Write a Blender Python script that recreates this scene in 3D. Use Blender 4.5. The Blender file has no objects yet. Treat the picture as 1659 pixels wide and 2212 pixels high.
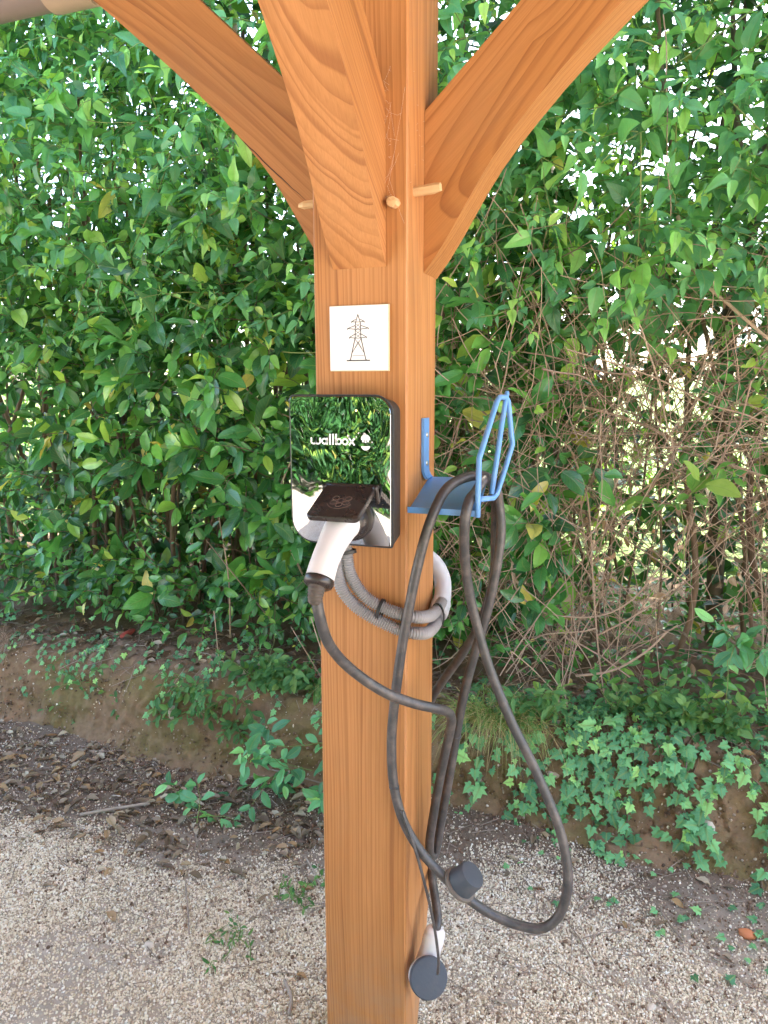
import bpy, bmesh, math, random
import numpy as np
from mathutils import Vector, Matrix

R = math.radians
rng = np.random.default_rng(7)
random.seed(7)
SC = bpy.context.scene
COL = SC.collection

# ------------------------------------------------------------------ camera, light, exposure
cam_d = bpy.data.cameras.new('camera')
cam = bpy.data.objects.new('camera', cam_d); COL.objects.link(cam)
CAM_POS = (0.5065, -1.3590, 1.5); CAM_PITCH = 9.759; CAM_YAW = 19.968; CAM_ROLL = -0.134
cam.matrix_world = (Matrix.Translation(CAM_POS) @ Matrix.Rotation(R(CAM_YAW), 4, 'Z')
                    @ Matrix.Rotation(R(90 - CAM_PITCH), 4, 'X') @ Matrix.Rotation(R(CAM_ROLL), 4, 'Z'))
cam_d.sensor_fit = 'VERTICAL'; cam_d.sensor_height = 24.0
cam_d.lens = 24.0 * 1597.0 / 2212.0
cam_d.clip_start = 0.02; cam_d.clip_end = 600
SC.camera = cam

SUN_EL, SUN_ROT = R(57), R(22)
world = bpy.data.worlds.new('World'); SC.world = world; world.use_nodes = True
wn = world.node_tree.nodes; wl = world.node_tree.links; wn.clear()
sky = wn.new('ShaderNodeTexSky'); sky.sky_type = 'NISHITA'; sky.sun_disc = False
sky.sun_elevation = SUN_EL; sky.sun_rotation = SUN_ROT; sky.dust_density = 3.0; sky.ozone_density = 1.0
bg = wn.new('ShaderNodeBackground'); bg.inputs['Strength'].default_value = 0.15
wo = wn.new('ShaderNodeOutputWorld')
wl.new(sky.outputs[0], bg.inputs[0]); wl.new(bg.outputs[0], wo.inputs[0])
sun_d = bpy.data.lights.new('sun', 'SUN'); sun_d.energy = 4.0; sun_d.angle = R(0.53); sun_d.color = (1, .95, .86)
sun = bpy.data.objects.new('sun', sun_d); COL.objects.link(sun)
sd = Vector((math.sin(SUN_ROT) * math.cos(SUN_EL), math.cos(SUN_ROT) * math.cos(SUN_EL), math.sin(SUN_EL)))
sun.rotation_euler = sd.to_track_quat('Z', 'Y').to_euler(); sun.location = (0, 0, 12)
vs = SC.view_settings
vs.view_transform = 'Standard'; vs.look = 'None'; vs.gamma = 1.0; vs.use_curve_mapping = False
vs.exposure = 3.35
SC.render.film_transparent = False
SC.cycles.max_bounces = 8; SC.cycles.diffuse_bounces = 4; SC.cycles.transmission_bounces = 5
SC.cycles.use_denoising = True

# ------------------------------------------------------------------ helpers
def link(o, parent=None):
    COL.objects.link(o)
    if parent is not None: o.parent = parent
    return o

def thing(name, label, cat, loc=(0, 0, 0), group=None):
    o = bpy.data.objects.new(name, None); o.location = loc; o.empty_display_size = .05
    COL.objects.link(o); tag(o, label, cat, group); return o

def tag(o, label, cat, group=None, kind=None):
    if label: o['label'] = label
    if cat: o['category'] = cat
    if group: o['group'] = group
    if kind: o['kind'] = kind
    return o

def mesh_np(name, V, F, mat, smooth=True, uv=None, attrs=None):
    """V (n,3); F list of (k,3|4) int arrays"""
    V = np.asarray(V, np.float32)
    Fs = [np.asarray(f, np.int32) for f in (F if isinstance(F, list) else [F]) if len(f)]
    me = bpy.data.meshes.new(name)
    me.vertices.add(len(V)); me.vertices.foreach_set('co', V.ravel())
    loops = np.concatenate([f.ravel() for f in Fs]); tot = np.concatenate([np.full(len(f), f.shape[1], np.int32) for f in Fs])
    start = np.concatenate([[0], np.cumsum(tot)[:-1]]).astype(np.int32)
    me.loops.add(len(loops)); me.loops.foreach_set('vertex_index', loops)
    me.polygons.add(len(tot)); me.polygons.foreach_set('loop_start', start); me.polygons.foreach_set('loop_total', tot)
    me.polygons.foreach_set('use_smooth', np.full(len(tot), smooth, bool))
    if uv is not None:
        l = me.uv_layers.new(name='UVMap'); l.data.foreach_set('uv', np.asarray(uv, np.float32)[loops].ravel())
    for k, a in (attrs or {}).items():
        at = me.attributes.new(k, 'FLOAT', 'POINT'); at.data.foreach_set('value', np.asarray(a, np.float32))
    me.update(); me.validate(); me.materials.append(mat)
    return me

def ob(name, me, parent=None, rel=True):
    """link a mesh built in world coordinates; under a parent empty keep its world place"""
    o = bpy.data.objects.new(name, me); link(o, parent)
    if parent is not None and rel:
        o.matrix_basis = world_of(parent).inverted()
    return o

def world_of(o):
    m = o.matrix_basis.copy(); p = o.parent
    while p is not None:
        m = p.matrix_basis @ m; p = p.parent
    return m

def bm_mesh(name, bm, mat, smooth=False, angle=None):
    me = bpy.data.meshes.new(name); bmesh.ops.recalc_face_normals(bm, faces=bm.faces[:])
    bm.to_mesh(me); bm.free(); me.materials.append(mat)
    if smooth:
        me.polygons.foreach_set('use_smooth', np.ones(len(me.polygons), bool))
        if angle: me.set_sharp_from_angle(angle=R(angle))
    return me

def frames(P):
    P = np.asarray(P, float); T = np.gradient(P, axis=0); T /= np.linalg.norm(T, axis=1)[:, None] + 1e-12
    up = np.array([0, 0, 1.]) if abs(T[0, 2]) < .9 else np.array([1., 0, 0])
    n = np.cross(up, T[0]); n /= np.linalg.norm(n); N = [n]
    for t in T[1:]:
        n = N[-1] - t * (N[-1] @ t); n /= np.linalg.norm(n) + 1e-12; N.append(n)
    N = np.array(N); return P, T, N, np.cross(T, N)

def tube(P, rad, sides=8, cap=True):
    P, T, N, B = frames(P); n = len(P); rad = np.broadcast_to(np.asarray(rad, float), (n,))
    a = np.arange(sides) * 2 * math.pi / sides
    V = P[:, None] + rad[:, None, None] * (np.cos(a)[None, :, None] * N[:, None] + np.sin(a)[None, :, None] * B[:, None])
    V = V.reshape(-1, 3); i = np.arange(n - 1)[:, None] * sides; j = np.arange(sides)[None]; k = (j + 1) % sides
    Q = np.stack([i + j, i + k, i + sides + k, i + sides + j], -1).reshape(-1, 4)
    F = [Q]
    if cap:
        V = np.vstack([V, P[:1], P[-1:]]); c0, c1 = n * sides, n * sides + 1; jj = np.arange(sides); kk = (jj + 1) % sides
        F.append(np.stack([np.full(sides, c0), kk, jj], -1))
        F.append(np.stack([np.full(sides, c1), (n - 1) * sides + jj, (n - 1) * sides + kk], -1))
    return V, F

class MB:
    def __init__(s): s.V = []; s.Q = []; s.T = []; s.n = 0; s.r = []
    def add(s, V, F, rnd=0.):
        for f in F:
            (s.Q if f.shape[1] == 4 else s.T).append(f + s.n)
        s.V.append(V); s.n += len(V); s.r.append(np.full(len(V), rnd))
    def tube(s, P, r, sides=6, cap=True, rnd=0.): s.add(*tube(P, r, sides, cap), rnd)
    def mesh(s, name, mat, smooth=True):
        F = [np.concatenate(x) for x in (s.Q, s.T) if x]
        return mesh_np(name, np.concatenate(s.V), F, mat, smooth, attrs={'rnd': np.concatenate(s.r)})

def spline(pts, step=.01):
    """Catmull-Rom resampled at even steps"""
    P = np.asarray(pts, float); P = np.vstack([2 * P[0] - P[1], P, 2 * P[-1] - P[-2]]); out = []
    for i in range(1, len(P) - 2):
        p0, p1, p2, p3 = P[i - 1:i + 3]; m = max(2, int(np.linalg.norm(p2 - p1) / step * 2))
        t = np.linspace(0, 1, m, endpoint=False)[:, None]
        out.append(.5 * (2 * p1 + (p2 - p0) * t + (2 * p0 - 5 * p1 + 4 * p2 - p3) * t ** 2 + (3 * p1 - p0 - 3 * p2 + p3) * t ** 3))
    out = np.vstack(out + [P[-2][None]]); d = np.r_[0, np.cumsum(np.linalg.norm(np.diff(out, axis=0), axis=1))]
    s = np.linspace(0, d[-1], max(3, int(d[-1] / step)))
    return np.stack([np.interp(s, d, out[:, k]) for k in range(3)], -1)

_perm = np.random.default_rng(3).random(65536)
def vnoise(p):
    """value noise, p (...,3)"""
    p = np.asarray(p, float); i = np.floor(p).astype(np.int64); f = p - i; f = f * f * (3 - 2 * f); r = 0
    for a in (0, 1):
        for b in (0, 1):
            for c in (0, 1):
                h = ((i[..., 0] + a) * 73856093 ^ (i[..., 1] + b) * 19349663 ^ (i[..., 2] + c) * 83492791) & 65535
                w = (f[..., 0] if a else 1 - f[..., 0]) * (f[..., 1] if b else 1 - f[..., 1]) * (f[..., 2] if c else 1 - f[..., 2])
                r = r + w * _perm[h]
    return r
def fbm(p, o=4):
    p = np.asarray(p, float); s = 0; a = .5; t = 0
    for _ in range(o):
        s = s + a * vnoise(p); t += a; a *= .5; p = p * 2.03 + 17.3
    return s / t

def box_bm(lo, hi, bev=.0, seg=2):
    bm = bmesh.new(); lo = Vector(lo); hi = Vector(hi)
    bmesh.ops.create_cube(bm, size=1, matrix=Matrix.Translation((lo + hi) / 2) @ Matrix.Diagonal((*(hi - lo), 1)))
    if bev: bmesh.ops.bevel(bm, geom=bm.edges[:], offset=bev, segments=seg, profile=.6, affect='EDGES')
    return bm

def loft(rings, cap0=True, cap1=True):
    """rings (m,n,3) closed loops"""
    rings = np.asarray(rings, float); m, n = rings.shape[:2]; bm = bmesh.new()
    vs_ = [[bm.verts.new(p) for p in r] for r in rings]
    for i in range(m - 1):
        for j in range(n):
            k = (j + 1) % n; bm.faces.new((vs_[i][j], vs_[i][k], vs_[i + 1][k], vs_[i + 1][j]))
    if cap0: bm.faces.new(vs_[0][::-1])
    if cap1: bm.faces.new(vs_[-1])
    return bm

# ------------------------------------------------------------------ materials
class NT:
    def __init__(s, name):
        s.m = bpy.data.materials.new(name); s.m.use_nodes = True; s.t = s.m.node_tree; s.t.nodes.clear()
        s.out = s.n('ShaderNodeOutputMaterial')
    def n(s, kind, **kw):
        nd = s.t.nodes.new(kind)
        for k, v in kw.items(): setattr(nd, k, v)
        return nd
    def put(s, sock, v):
        if isinstance(v, bpy.types.NodeSocket): s.t.links.new(v, sock)
        else: sock.default_value = v
    def math(s, op, a, b=0., c=0.):
        nd = s.n('ShaderNodeMath', operation=op)
        for i, v in enumerate((a, b, c)): s.put(nd.inputs[i], v)
        return nd.outputs[0]
    def vec(s, op, a, b=(0, 0, 0)):
        nd = s.n('ShaderNodeVectorMath', operation=op); s.put(nd.inputs[0], a); s.put(nd.inputs[1], b); return nd.outputs[0]
    def xyz(s, v):
        nd = s.n('ShaderNodeSeparateXYZ'); s.put(nd.inputs[0], v); return nd.outputs
    def cxyz(s, x, y, z):
        nd = s.n('ShaderNodeCombineXYZ')
        for i, v in enumerate((x, y, z)): s.put(nd.inputs[i], v)
        return nd.outputs[0]
    def noise(s, vec, scale, detail=3., rough=.5, dist=0.):
        nd = s.n('ShaderNodeTexNoise'); s.put(nd.inputs['Vector'], vec)
        for k, v in (('Scale', scale), ('Detail', detail), ('Roughness', rough), ('Distortion', dist)): s.put(nd.inputs[k], v)
        return nd.outputs[0]
    def ramp(s, f, stops, interp='LINEAR'):
        nd = s.n('ShaderNodeValToRGB'); cr = nd.color_ramp; cr.interpolation = interp
        while len(cr.elements) > 1: cr.elements.remove(cr.elements[-1])
        for i, (p, c) in enumerate(stops):
            e = cr.elements[0] if i == 0 else cr.elements.new(p)
            e.position = p; e.color = (*c, 1) if len(c) == 3 else c
        s.put(nd.inputs[0], f); return nd.outputs[0]
    def mix(s, f, a, b, mode='MIX'):
        nd = s.n('ShaderNodeMix', data_type='RGBA', blend_type=mode)
        s.put(nd.inputs[0], f)
        for i, v in ((6, a), (7, b)): s.put(nd.inputs[i], (*v, 1) if isinstance(v, tuple) and len(v) == 3 else v)
        return nd.outputs[2]
    def mapr(s, v, a, b, c=0., d=1.):
        nd = s.n('ShaderNodeMapRange'); 
        for i, x in enumerate((v, a, b, c, d)): s.put(nd.inputs[i], x)
        return nd.outputs[0]
    def bump(s, h, strength=.5, dist=.002, normal=None):
        nd = s.n('ShaderNodeBump'); s.put(nd.inputs['Height'], h); s.put(nd.inputs['Strength'], strength); s.put(nd.inputs['Distance'], dist)
        if normal is not None: s.put(nd.inputs['Normal'], normal)
        return nd.outputs[0]
    def pbr(s, color, rough=.5, metal=0., spec=.5, normal=None, link_out=True, **kw):
        b = s.n('ShaderNodeBsdfPrincipled'); c = b.inputs
        s.put(c['Base Color'], (*color, 1) if isinstance(color, tuple) and len(color) == 3 else color)
        s.put(c['Roughness'], rough); s.put(c['Metallic'], metal); s.put(c['Specular IOR Level'], spec)
        if normal is not None: s.put(c['Normal'], normal)
        for k, v in kw.items(): s.put(c[k], v)
        if link_out: s.t.links.new(b.outputs[0], s.out.inputs[0])
        return b.outputs[0]
    def obj(s): return s.n('ShaderNodeTexCoord').outputs['Object']
    def rand(s): return s.n('ShaderNodeObjectInfo').outputs['Random']
    def attr(s, name): return s.n('ShaderNodeAttribute', attribute_name=name).outputs['Fac']

def wood(name, pith=(.11, -.20), tilt=(.03, -.02), freq=105., seed=0., tone=1., crack=None, knots=4., warp=1., foot=False):
    """timber with growth rings; the grain runs along local Z"""
    t = NT(name); p = t.obj(); x, y, z = t.xyz(p)
    pz = t.cxyz(t.math('MULTIPLY', x, 1.), t.math('MULTIPLY', y, 1.), t.math('MULTIPLY', z, .16))
    ps = t.vec('ADD', pz, (seed, seed * 1.7, seed * .3))
    w1 = t.math('SUBTRACT', t.noise(ps, 5., 2.), .5); w2 = t.math('SUBTRACT', t.noise(t.vec('ADD', ps, (9, 4, 2)), 5., 2.), .5)
    dx = t.math('ADD', t.math('SUBTRACT', x, pith[0]), t.math('ADD', t.math('MULTIPLY', z, tilt[0]), t.math('MULTIPLY', w1, .09 * warp)))
    dy = t.math('ADD', t.math('SUBTRACT', y, pith[1]), t.math('ADD', t.math('MULTIPLY', z, tilt[1]), t.math('MULTIPLY', w2, .09 * warp)))
    r = t.math('SQRT', t.math('ADD', t.math('MULTIPLY', dx, dx), t.math('MULTIPLY', dy, dy)))
    kv = t.n('ShaderNodeTexVoronoi'); t.put(kv.inputs['Vector'], t.vec('MULTIPLY', t.vec('ADD', p, (seed * 3.1, seed, seed * 2)), (1, 1, .45))); t.put(kv.inputs['Scale'], knots)
    kd = kv.outputs['Distance']
    r = t.math('ADD', r, t.math('MULTIPLY', t.mapr(kd, .02, .16, 1., 0.), .018))
    rn = t.noise(t.cxyz(t.math('MULTIPLY', r, 34.), seed, t.math('MULTIPLY', z, .25)), 1., 3., .6)
    r = t.math('ADD', r, t.math('MULTIPLY', t.math('SUBTRACT', rn, .5), .040))
    ring = t.math('FRACT', t.math('MULTIPLY', r, t.math('MULTIPLY', freq, 1.)))
    late = t.ramp(ring, [(0, (.0,) * 3), (.45, (.12,) * 3), (.82, (.75,) * 3), (.93, (1,) * 3), (1, (0,) * 3)])
    late = t.math('MULTIPLY', late, t.mapr(t.noise(t.cxyz(t.math('MULTIPLY', r, 55.), seed, t.math('MULTIPLY', z, .6)), 1., 2.), .3, .66, .26, .82))
    fib = t.noise(t.cxyz(t.math('MULTIPLY', x, 420.), t.math('MULTIPLY', y, 420.), t.math('MULTIPLY', z, 9.)), 1., 3., .6)
    big = t.noise(t.vec('ADD', pz, (seed, 3, 1)), 9., 3.)
    c = t.mix(late, (.53 * tone, .238 * tone, .084 * tone), (.26 * tone, .086 * tone, .024 * tone))
    c = t.mix(t.mapr(big, .35, .7), c, t.mix(late, (.46 * tone, .195 * tone, .060 * tone), (.215 * tone, .070 * tone, .021 * tone)))
    c = t.mix(t.mapr(fib, .3, .75, .0, .30), c, (.20 * tone, .072 * tone, .023 * tone))
    c = t.mix(t.mapr(t.noise(t.vec('MULTIPLY', t.vec('ADD', p, (seed, seed, seed)), (5., 5., 2.)), 1., 5., .65), .52, .74, 0., .42), c, (.34 * tone, .175 * tone, .080 * tone))
    kn = t.mapr(kd, .012, .03, 1., 0.)
    c = t.mix(t.math('MULTIPLY', kn, .85), c, (.06, .022, .010))
    if foot: c = t.mix(t.math('MULTIPLY', t.mapr(z, .02, .42, .75, 0.), t.mapr(t.noise(p, 14., 5., .7), .38, .66)), c, (.27, .19, .125))
    nm = t.bump(t.math('ADD', fib, t.math('MULTIPLY', late, .7)), .28, .0007)
    if crack:
        x0, z0, z1, wob = crack
        cx = t.math('ADD', t.math('SUBTRACT', x, x0), t.math('MULTIPLY', t.math('SUBTRACT', t.noise(t.cxyz(0., 0., t.math('MULTIPLY', z, 9.)), 1., 3.), .5), wob))
        m = t.math('LESS_THAN', t.math('ABSOLUTE', cx), t.math('MULTIPLY', .0011, t.math('MULTIPLY', t.mapr(z, z0, z0 + .1), t.mapr(z, z1 - .1, z1, 1., 0.))))
        c = t.mix(m, c, (.03, .011, .006))
    t.pbr(c, t.mapr(fib, .2, .8, .42, .6), spec=.35, normal=nm)
    return t.m

def foliage(name, stops, trans=.35, rough=.36, spec=.5, tint=(1.25, 1.15, .45), vein=.35):
    t = NT(name)
    r = t.math('FRACT', t.math('ADD', t.attr('rnd'), t.rand()))
    c = t.ramp(r, stops)
    uv = t.n('ShaderNodeUVMap').outputs[0]; u, v, _ = t.xyz(uv)
    d = t.math('ABSOLUTE', t.math('SUBTRACT', u, .5))
    mid = t.mapr(d, .012, .06, 1., 0.)
    side = t.math('SUBTRACT', v, t.math('MULTIPLY', d, .55))
    sv = t.math('POWER', t.math('ABSOLUTE', t.math('SINE', t.math('MULTIPLY', side, 26.))), 8.)
    vm = t.math('MAXIMUM', mid, t.math('MULTIPLY', sv, .35))
    geo = t.n('ShaderNodeNewGeometry')
    pn = t.noise(geo.outputs['Position'], 45., 2.)
    c = t.mix(t.mapr(pn, .3, .7, 0., .35), c, t.mix(1., c, (.55, .72, .5), 'MULTIPLY'))
    c = t.mix(t.math('MULTIPLY', vm, vein), c, (.26, .36, .11))
    back = t.mix(1., c, (1.25, 1.12, 1.1), 'MULTIPLY')
    c2 = t.mix(geo.outputs['Backfacing'], c, back)
    nm = t.bump(t.math('SUBTRACT', 1., vm), .5, .0015)
    rg = t.mapr(geo.outputs['Backfacing'], 0., 1., rough, .65)
    b = t.pbr(c2, rg, spec=spec, normal=nm, link_out=False)
    tr = t.n('ShaderNodeBsdfTranslucent'); t.put(tr.inputs['Color'], t.mix(1., c, tint, 'MULTIPLY'))
    ms = t.n('ShaderNodeMixShader'); t.put(ms.inputs[0], trans)
    t.t.links.new(b, ms.inputs[1]); t.t.links.new(tr.outputs[0], ms.inputs[2]); t.t.links.new(ms.outputs[0], t.out.inputs[0])
    return t.m

def bark(name, a, b, sc=60.):
    t = NT(name); r = t.math('FRACT', t.math('ADD', t.attr('rnd'), t.rand()))
    p = t.n('ShaderNodeNewGeometry').outputs['Position']
    nz = t.noise(p, sc, 4., .65)
    c = t.mix(t.math('ADD', t.math('MULTIPLY', r, .6), t.math('MULTIPLY', nz, .5)), a, b)
    t.pbr(c, .8, spec=.2, normal=t.bump(nz, .6, .002)); return t.m

def plain(name, c, rough=.5, spec=.5, metal=0., bump=None, dirt=None, grime=.5):
    t = NT(name); p = t.obj(); col = c; nm = None
    nz = t.noise(p, 35., 5., .65)
    if dirt: col = t.mix(t.mapr(nz, .62 - .3 * grime, .82, 0., .9 * grime), c, dirt)
    if bump: nm = t.bump(t.noise(p, bump[0], 4.), .6, bump[1])
    t.pbr(col, t.mapr(nz, .3, .7, rough * .88, min(1., rough * 1.12)), metal, spec, nm); return t.m

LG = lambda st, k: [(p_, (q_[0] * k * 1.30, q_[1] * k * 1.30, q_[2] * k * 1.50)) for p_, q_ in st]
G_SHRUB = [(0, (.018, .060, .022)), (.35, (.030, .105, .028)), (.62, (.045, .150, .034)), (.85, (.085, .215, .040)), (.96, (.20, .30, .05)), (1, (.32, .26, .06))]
G_VINE = [(0, (.035, .110, .045)), (.3, (.055, .165, .060)), (.6, (.075, .205, .065)), (.85, (.13, .29, .06)), (1, (.24, .36, .07))]
G_IVY = [(0, (.024, .085, .038)), (.5, (.050, .155, .062)), (.85, (.085, .230, .085)), (1, (.17, .32, .08))]
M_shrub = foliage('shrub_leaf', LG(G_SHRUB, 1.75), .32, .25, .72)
M_vine = foliage('vine_leaf', LG(G_VINE, 1.65), .38, .36, .55)
M_ivy = foliage('ivy_leaf', LG(G_IVY, 1.9), .28, .42, .45, vein=.5)
M_bright = foliage('bright_leaf', [(0, (.11, .29, .05)), (.6, (.18, .38, .07)), (1, (.30, .44, .09))], .4, .5, .35)
M_herb = foliage('herb_leaf', [(0, (.07, .20, .075)), (.6, (.12, .29, .10)), (1, (.22, .36, .11))], .36, .6, .3)
M_back = foliage('sunlit_leaf', [(0, (.045, .13, .028)), (.5, (.09, .22, .04)), (1, (.22, .33, .06))], .45, .5, .4, vein=0.)
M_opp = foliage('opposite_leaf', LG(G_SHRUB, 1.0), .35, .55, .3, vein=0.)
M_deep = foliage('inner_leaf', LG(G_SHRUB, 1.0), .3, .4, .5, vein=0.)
M_litter = foliage('dead_leaf', [(0, (.13, .085, .06)), (.3, (.27, .19, .135)), (.6, (.38, .29, .22)), (.8, (.42, .25, .12)), (1, (.62, .54, .44))], .12, .7, .25, (1.1, .9, .6), .25)
M_grass = foliage('grass_blade', [(0, (.16, .32, .08)), (.45, (.28, .42, .13)), (.6, (.46, .40, .18)), (1, (.60, .48, .28))], .3, .6, .3, vein=0.)
M_stem = bark('stem_bark', (.10, .062, .040), (.26, .175, .115))
M_dry = bark('dry_stem', (.17, .105, .07), (.52, .38, .27))
M_green = bark('green_stem', (.10, .16, .05), (.26, .30, .10))
M_trunk = bark('trunk_bark', (.085, .065, .045), (.24, .19, .13), 30.)
M_twig = bark('fallen_twig', (.16, .11, .08), (.42, .34, .27))

M_peg = plain('peg_wood', (.60, .38, .19), .6, .3, dirt=(.45, .24, .10), grime=.35)
M_white = plain('white_plastic', (.66, .61, .59), .38, .4, dirt=(.62, .54, .48), grime=.25)
M_dark = plain('dark_plastic', (.030, .022, .019), .28, .5, dirt=(.10, .075, .06), grime=.3)
M_case = plain('case_plastic', (.022, .022, .024), .45, .4, dirt=(.05, .045, .04), grime=.3)
M_cord = plain('cord_rubber', (.050, .046, .046), .42, .45, bump=(120, .0006), dirt=(.23, .18, .155), grime=.6)
M_capblue = plain('cap_rubber', (.055, .062, .075), .6, .35, bump=(150, .0005), dirt=(.16, .13, .11), grime=.35)
M_capbrown = plain('cap_dusty', (.15, .125, .105), .75, .25, bump=(150, .0005), dirt=(.22, .18, .15), grime=.5)
M_blue = plain('blue_paint', (.12, .29, .60), .36, .5, dirt=(.20, .25, .38), grime=.5)
M_conduit = plain('grey_conduit', (.27, .25, .245), .5, .4, dirt=(.22, .18, .16), grime=.45)
M_pvc = plain('grey_pvc', (.50, .49, .52), .4, .45, dirt=(.42, .38, .36), grime=.3)
M_tie = plain('black_tie', (.020, .018, .018), .45, .4)
M_steel = plain('screw_steel', (.62, .60, .58), .35, .5, 1.)
M_gutter = plain('gutter_plastic', (.24, .18, .145), .5, .4, dirt=(.22, .16, .12), grime=.3)
M_joint = plain('gutter_joint', (.46, .33, .22), .45, .4)
M_tile = plain('glazed_tile', (.84, .80, .82), .22, .5)
M_tiledge = plain('tile_edge', (.62, .50, .30), .6, .3)
M_ink = plain('ink', (.075, .065, .06), .5, .4)
M_logo = plain('logo_print', (.86, .85, .86), .4, .4)
M_roof = plain('roof_board', (.40, .20, .09), .6, .3)
M_rooftile = plain('roof_sheet', (.30, .13, .08), .7, .3)
M_web = plain('web_silk', (.75, .73, .70), .4, .5)
M_orange = plain('brick_chip', (.55, .20, .09), .8, .2, bump=(90, .001))
M_stone = plain('pale_stone', (.55, .47, .38), .8, .2, bump=(60, .002), dirt=(.32, .24, .17), grime=.5)
M_red = plain('red_bark_scrap', (.42, .08, .06), .7, .3, bump=(70, .002))

t = NT('mirror_panel'); p = t.obj(); x, y, z = t.xyz(p)
n1 = t.noise(t.vec('MULTIPLY', p, (1.0, 1.0, .75)), 11., 2., .4, 1.2)
n2 = t.noise(p, 8., 0.)
hgt = t.math('ADD', t.math('MULTIPLY', n1, t.mapr(z, 1.32, 1.47, .30, 1.25)), t.math('MULTIPLY', n2, 3.0))
dst = t.noise(p, 300., 3., .7)
t.pbr((.27, .27, .28), t.mapr(dst, .4, .8, .008, .03), 1., .5, t.bump(hgt, 1., .0015))
M_mirror = t.m
t = NT('glow_dot'); e = t.n('ShaderNodeEmission'); e.inputs[0].default_value = (1, .72, .2, 1); e.inputs[1].default_value = 1.1  # tiny amber emissive dot on the front panel
t.t.links.new(e.outputs[0], t.out.inputs[0]); M_glow = t.m

t = NT('gravel_soil'); p = t.n('ShaderNodeNewGeometry').outputs['Position']
vo = t.n('ShaderNodeTexVoronoi'); t.put(vo.inputs['Vector'], p); t.put(vo.inputs['Scale'], 120.)
vc = t.n('ShaderNodeSeparateColor'); t.put(vc.inputs[0], vo.outputs['Color'])
peb = t.ramp(vc.outputs[0], [(0, (.40, .32, .25)), (.5, (.62, .54, .45)), (1, (.80, .74, .64))])
soil = t.mix(t.noise(p, 30., 5., .65), (.25, .20, .15), (.54, .46, .37))
x, y, z = t.xyz(p)
toe = t.mapr(t.math('ADD', t.math('SUBTRACT', y, t.math('MULTIPLY', x, .16)), t.math('MULTIPLY', t.math('SUBTRACT', t.noise(p, 6., 4.), .5), .5)), .42, .80)
soil = t.mix(toe, soil, t.mix(t.noise(p, 55., 5., .7), (.085, .058, .040), (.27, .20, .145)))
far = t.math('MAXIMUM', t.mapr(y, -.35, -.9), t.mapr(t.math('ABSOLUTE', x), 2.6, 3.4))
cover = t.math('MULTIPLY', t.math('LESS_THAN', vo.outputs['Distance'], .62), far)
c = t.mix(cover, soil, peb)
t.pbr(c, .9, spec=.15, normal=t.bump(t.math('ADD', t.noise(p, 150., 4., .7), t.math('MULTIPLY', t.math('MULTIPLY', vo.outputs['Distance'], far), -1.5)), .8, .004))
M_ground = t.m

t = NT('earth'); p = t.n('ShaderNodeNewGeometry').outputs['Position']
n1 = t.noise(p, 4.5, 5., .6); n2 = t.noise(p, 38., 5., .7); n3 = t.noise(t.vec('ADD', p, (4, 7, 2)), 7., 4., .6)
c = t.mix(n2, (.135, .082, .048), (.36, .235, .140))
c = t.mix(t.mapr(n1, .46, .62, 0., .85), c, t.mix(n2, (.105, .080, .030), (.27, .205, .085)))
c = t.mix(t.mapr(n3, .6, .72, 0., .55), c, (.36, .20, .11))
x, y, z = t.xyz(p)
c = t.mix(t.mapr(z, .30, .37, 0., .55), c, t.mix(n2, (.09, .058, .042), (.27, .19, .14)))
t.pbr(c, .92, spec=.12, normal=t.bump(t.math('ADD', n2, t.math('MULTIPLY', t.noise(p, 160., 4., .7), .5)), .9, .006))
M_earth = t.m

t = NT('crumb'); r = t.rand()
t.pbr(t.ramp(r, [(0, (.10, .062, .042)), (.5, (.22, .145, .095)), (.85, (.34, .25, .18)), (1, (.46, .38, .30))]), .9, spec=.15); M_crumb = t.m

t = NT('meadow'); p = t.n('ShaderNodeNewGeometry').outputs['Position']
c = t.mix(t.noise(p, 2.5, 5., .7), (.035, .075, .018), (.15, .18, .06))
t.pbr(c, .9, spec=.1, normal=t.bump(t.noise(p, 30., 4.), .8, .02)); M_meadow = t.m

t = NT('pebble'); r = t.rand()
c = t.ramp(r, [(0, (.24, .19, .145)), (.12, (.52, .42, .30)), (.4, (.76, .65, .48)), (.8, (.86, .78, .63)), (1, (.92, .89, .82))])
pp = t.obj(); t.pbr(t.mix(t.noise(pp, 3., 3.), c, t.mix(1., c, (.84, .79, .72), 'MULTIPLY')), .75, spec=.25); M_pebble = t.m

# ------------------------------------------------------------------ the setting: ground, bank
def axis(lo, hi, step, far, grow=1.35):
    a = list(np.arange(lo, hi + 1e-6, step)); s = step; l = []
    x = lo
    while x > -far: s *= grow; x -= s; l.append(x)
    s = step; h = []; x = hi
    while x < far: s *= grow; x += s; h.append(x)
    return np.array(l[::-1] + a + h)

def grid(X, Y):
    n, m = len(X), len(Y); i = np.arange(n - 1)[:, None] * m; j = np.arange(m - 1)[None]
    return np.stack([i + j, i + m + j, i + m + j + 1, i + j + 1], -1).reshape(-1, 4)

def ground_z(x, y):
    x = np.asarray(x, float); y = np.asarray(y, float); q = np.stack([x, y, 0 * x], -1)
    near = np.clip(1 - np.maximum(np.abs(x) - 3, 0) / 3, 0, 1) * np.clip(1 - np.maximum(np.abs(y) - 1.6, 0) / 3, 0, 1)
    h = (fbm(q * 3.1, 3) - .5) * .035 + (fbm(q * 22., 3) - .5) * .012
    toe = np.clip((y - .55) / .45, 0, 1) ** 2 * .035
    post = np.clip(1 - np.hypot(x, y) / .3, 0, 1) * .01
    return h * near + toe * near + post - .004

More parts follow.
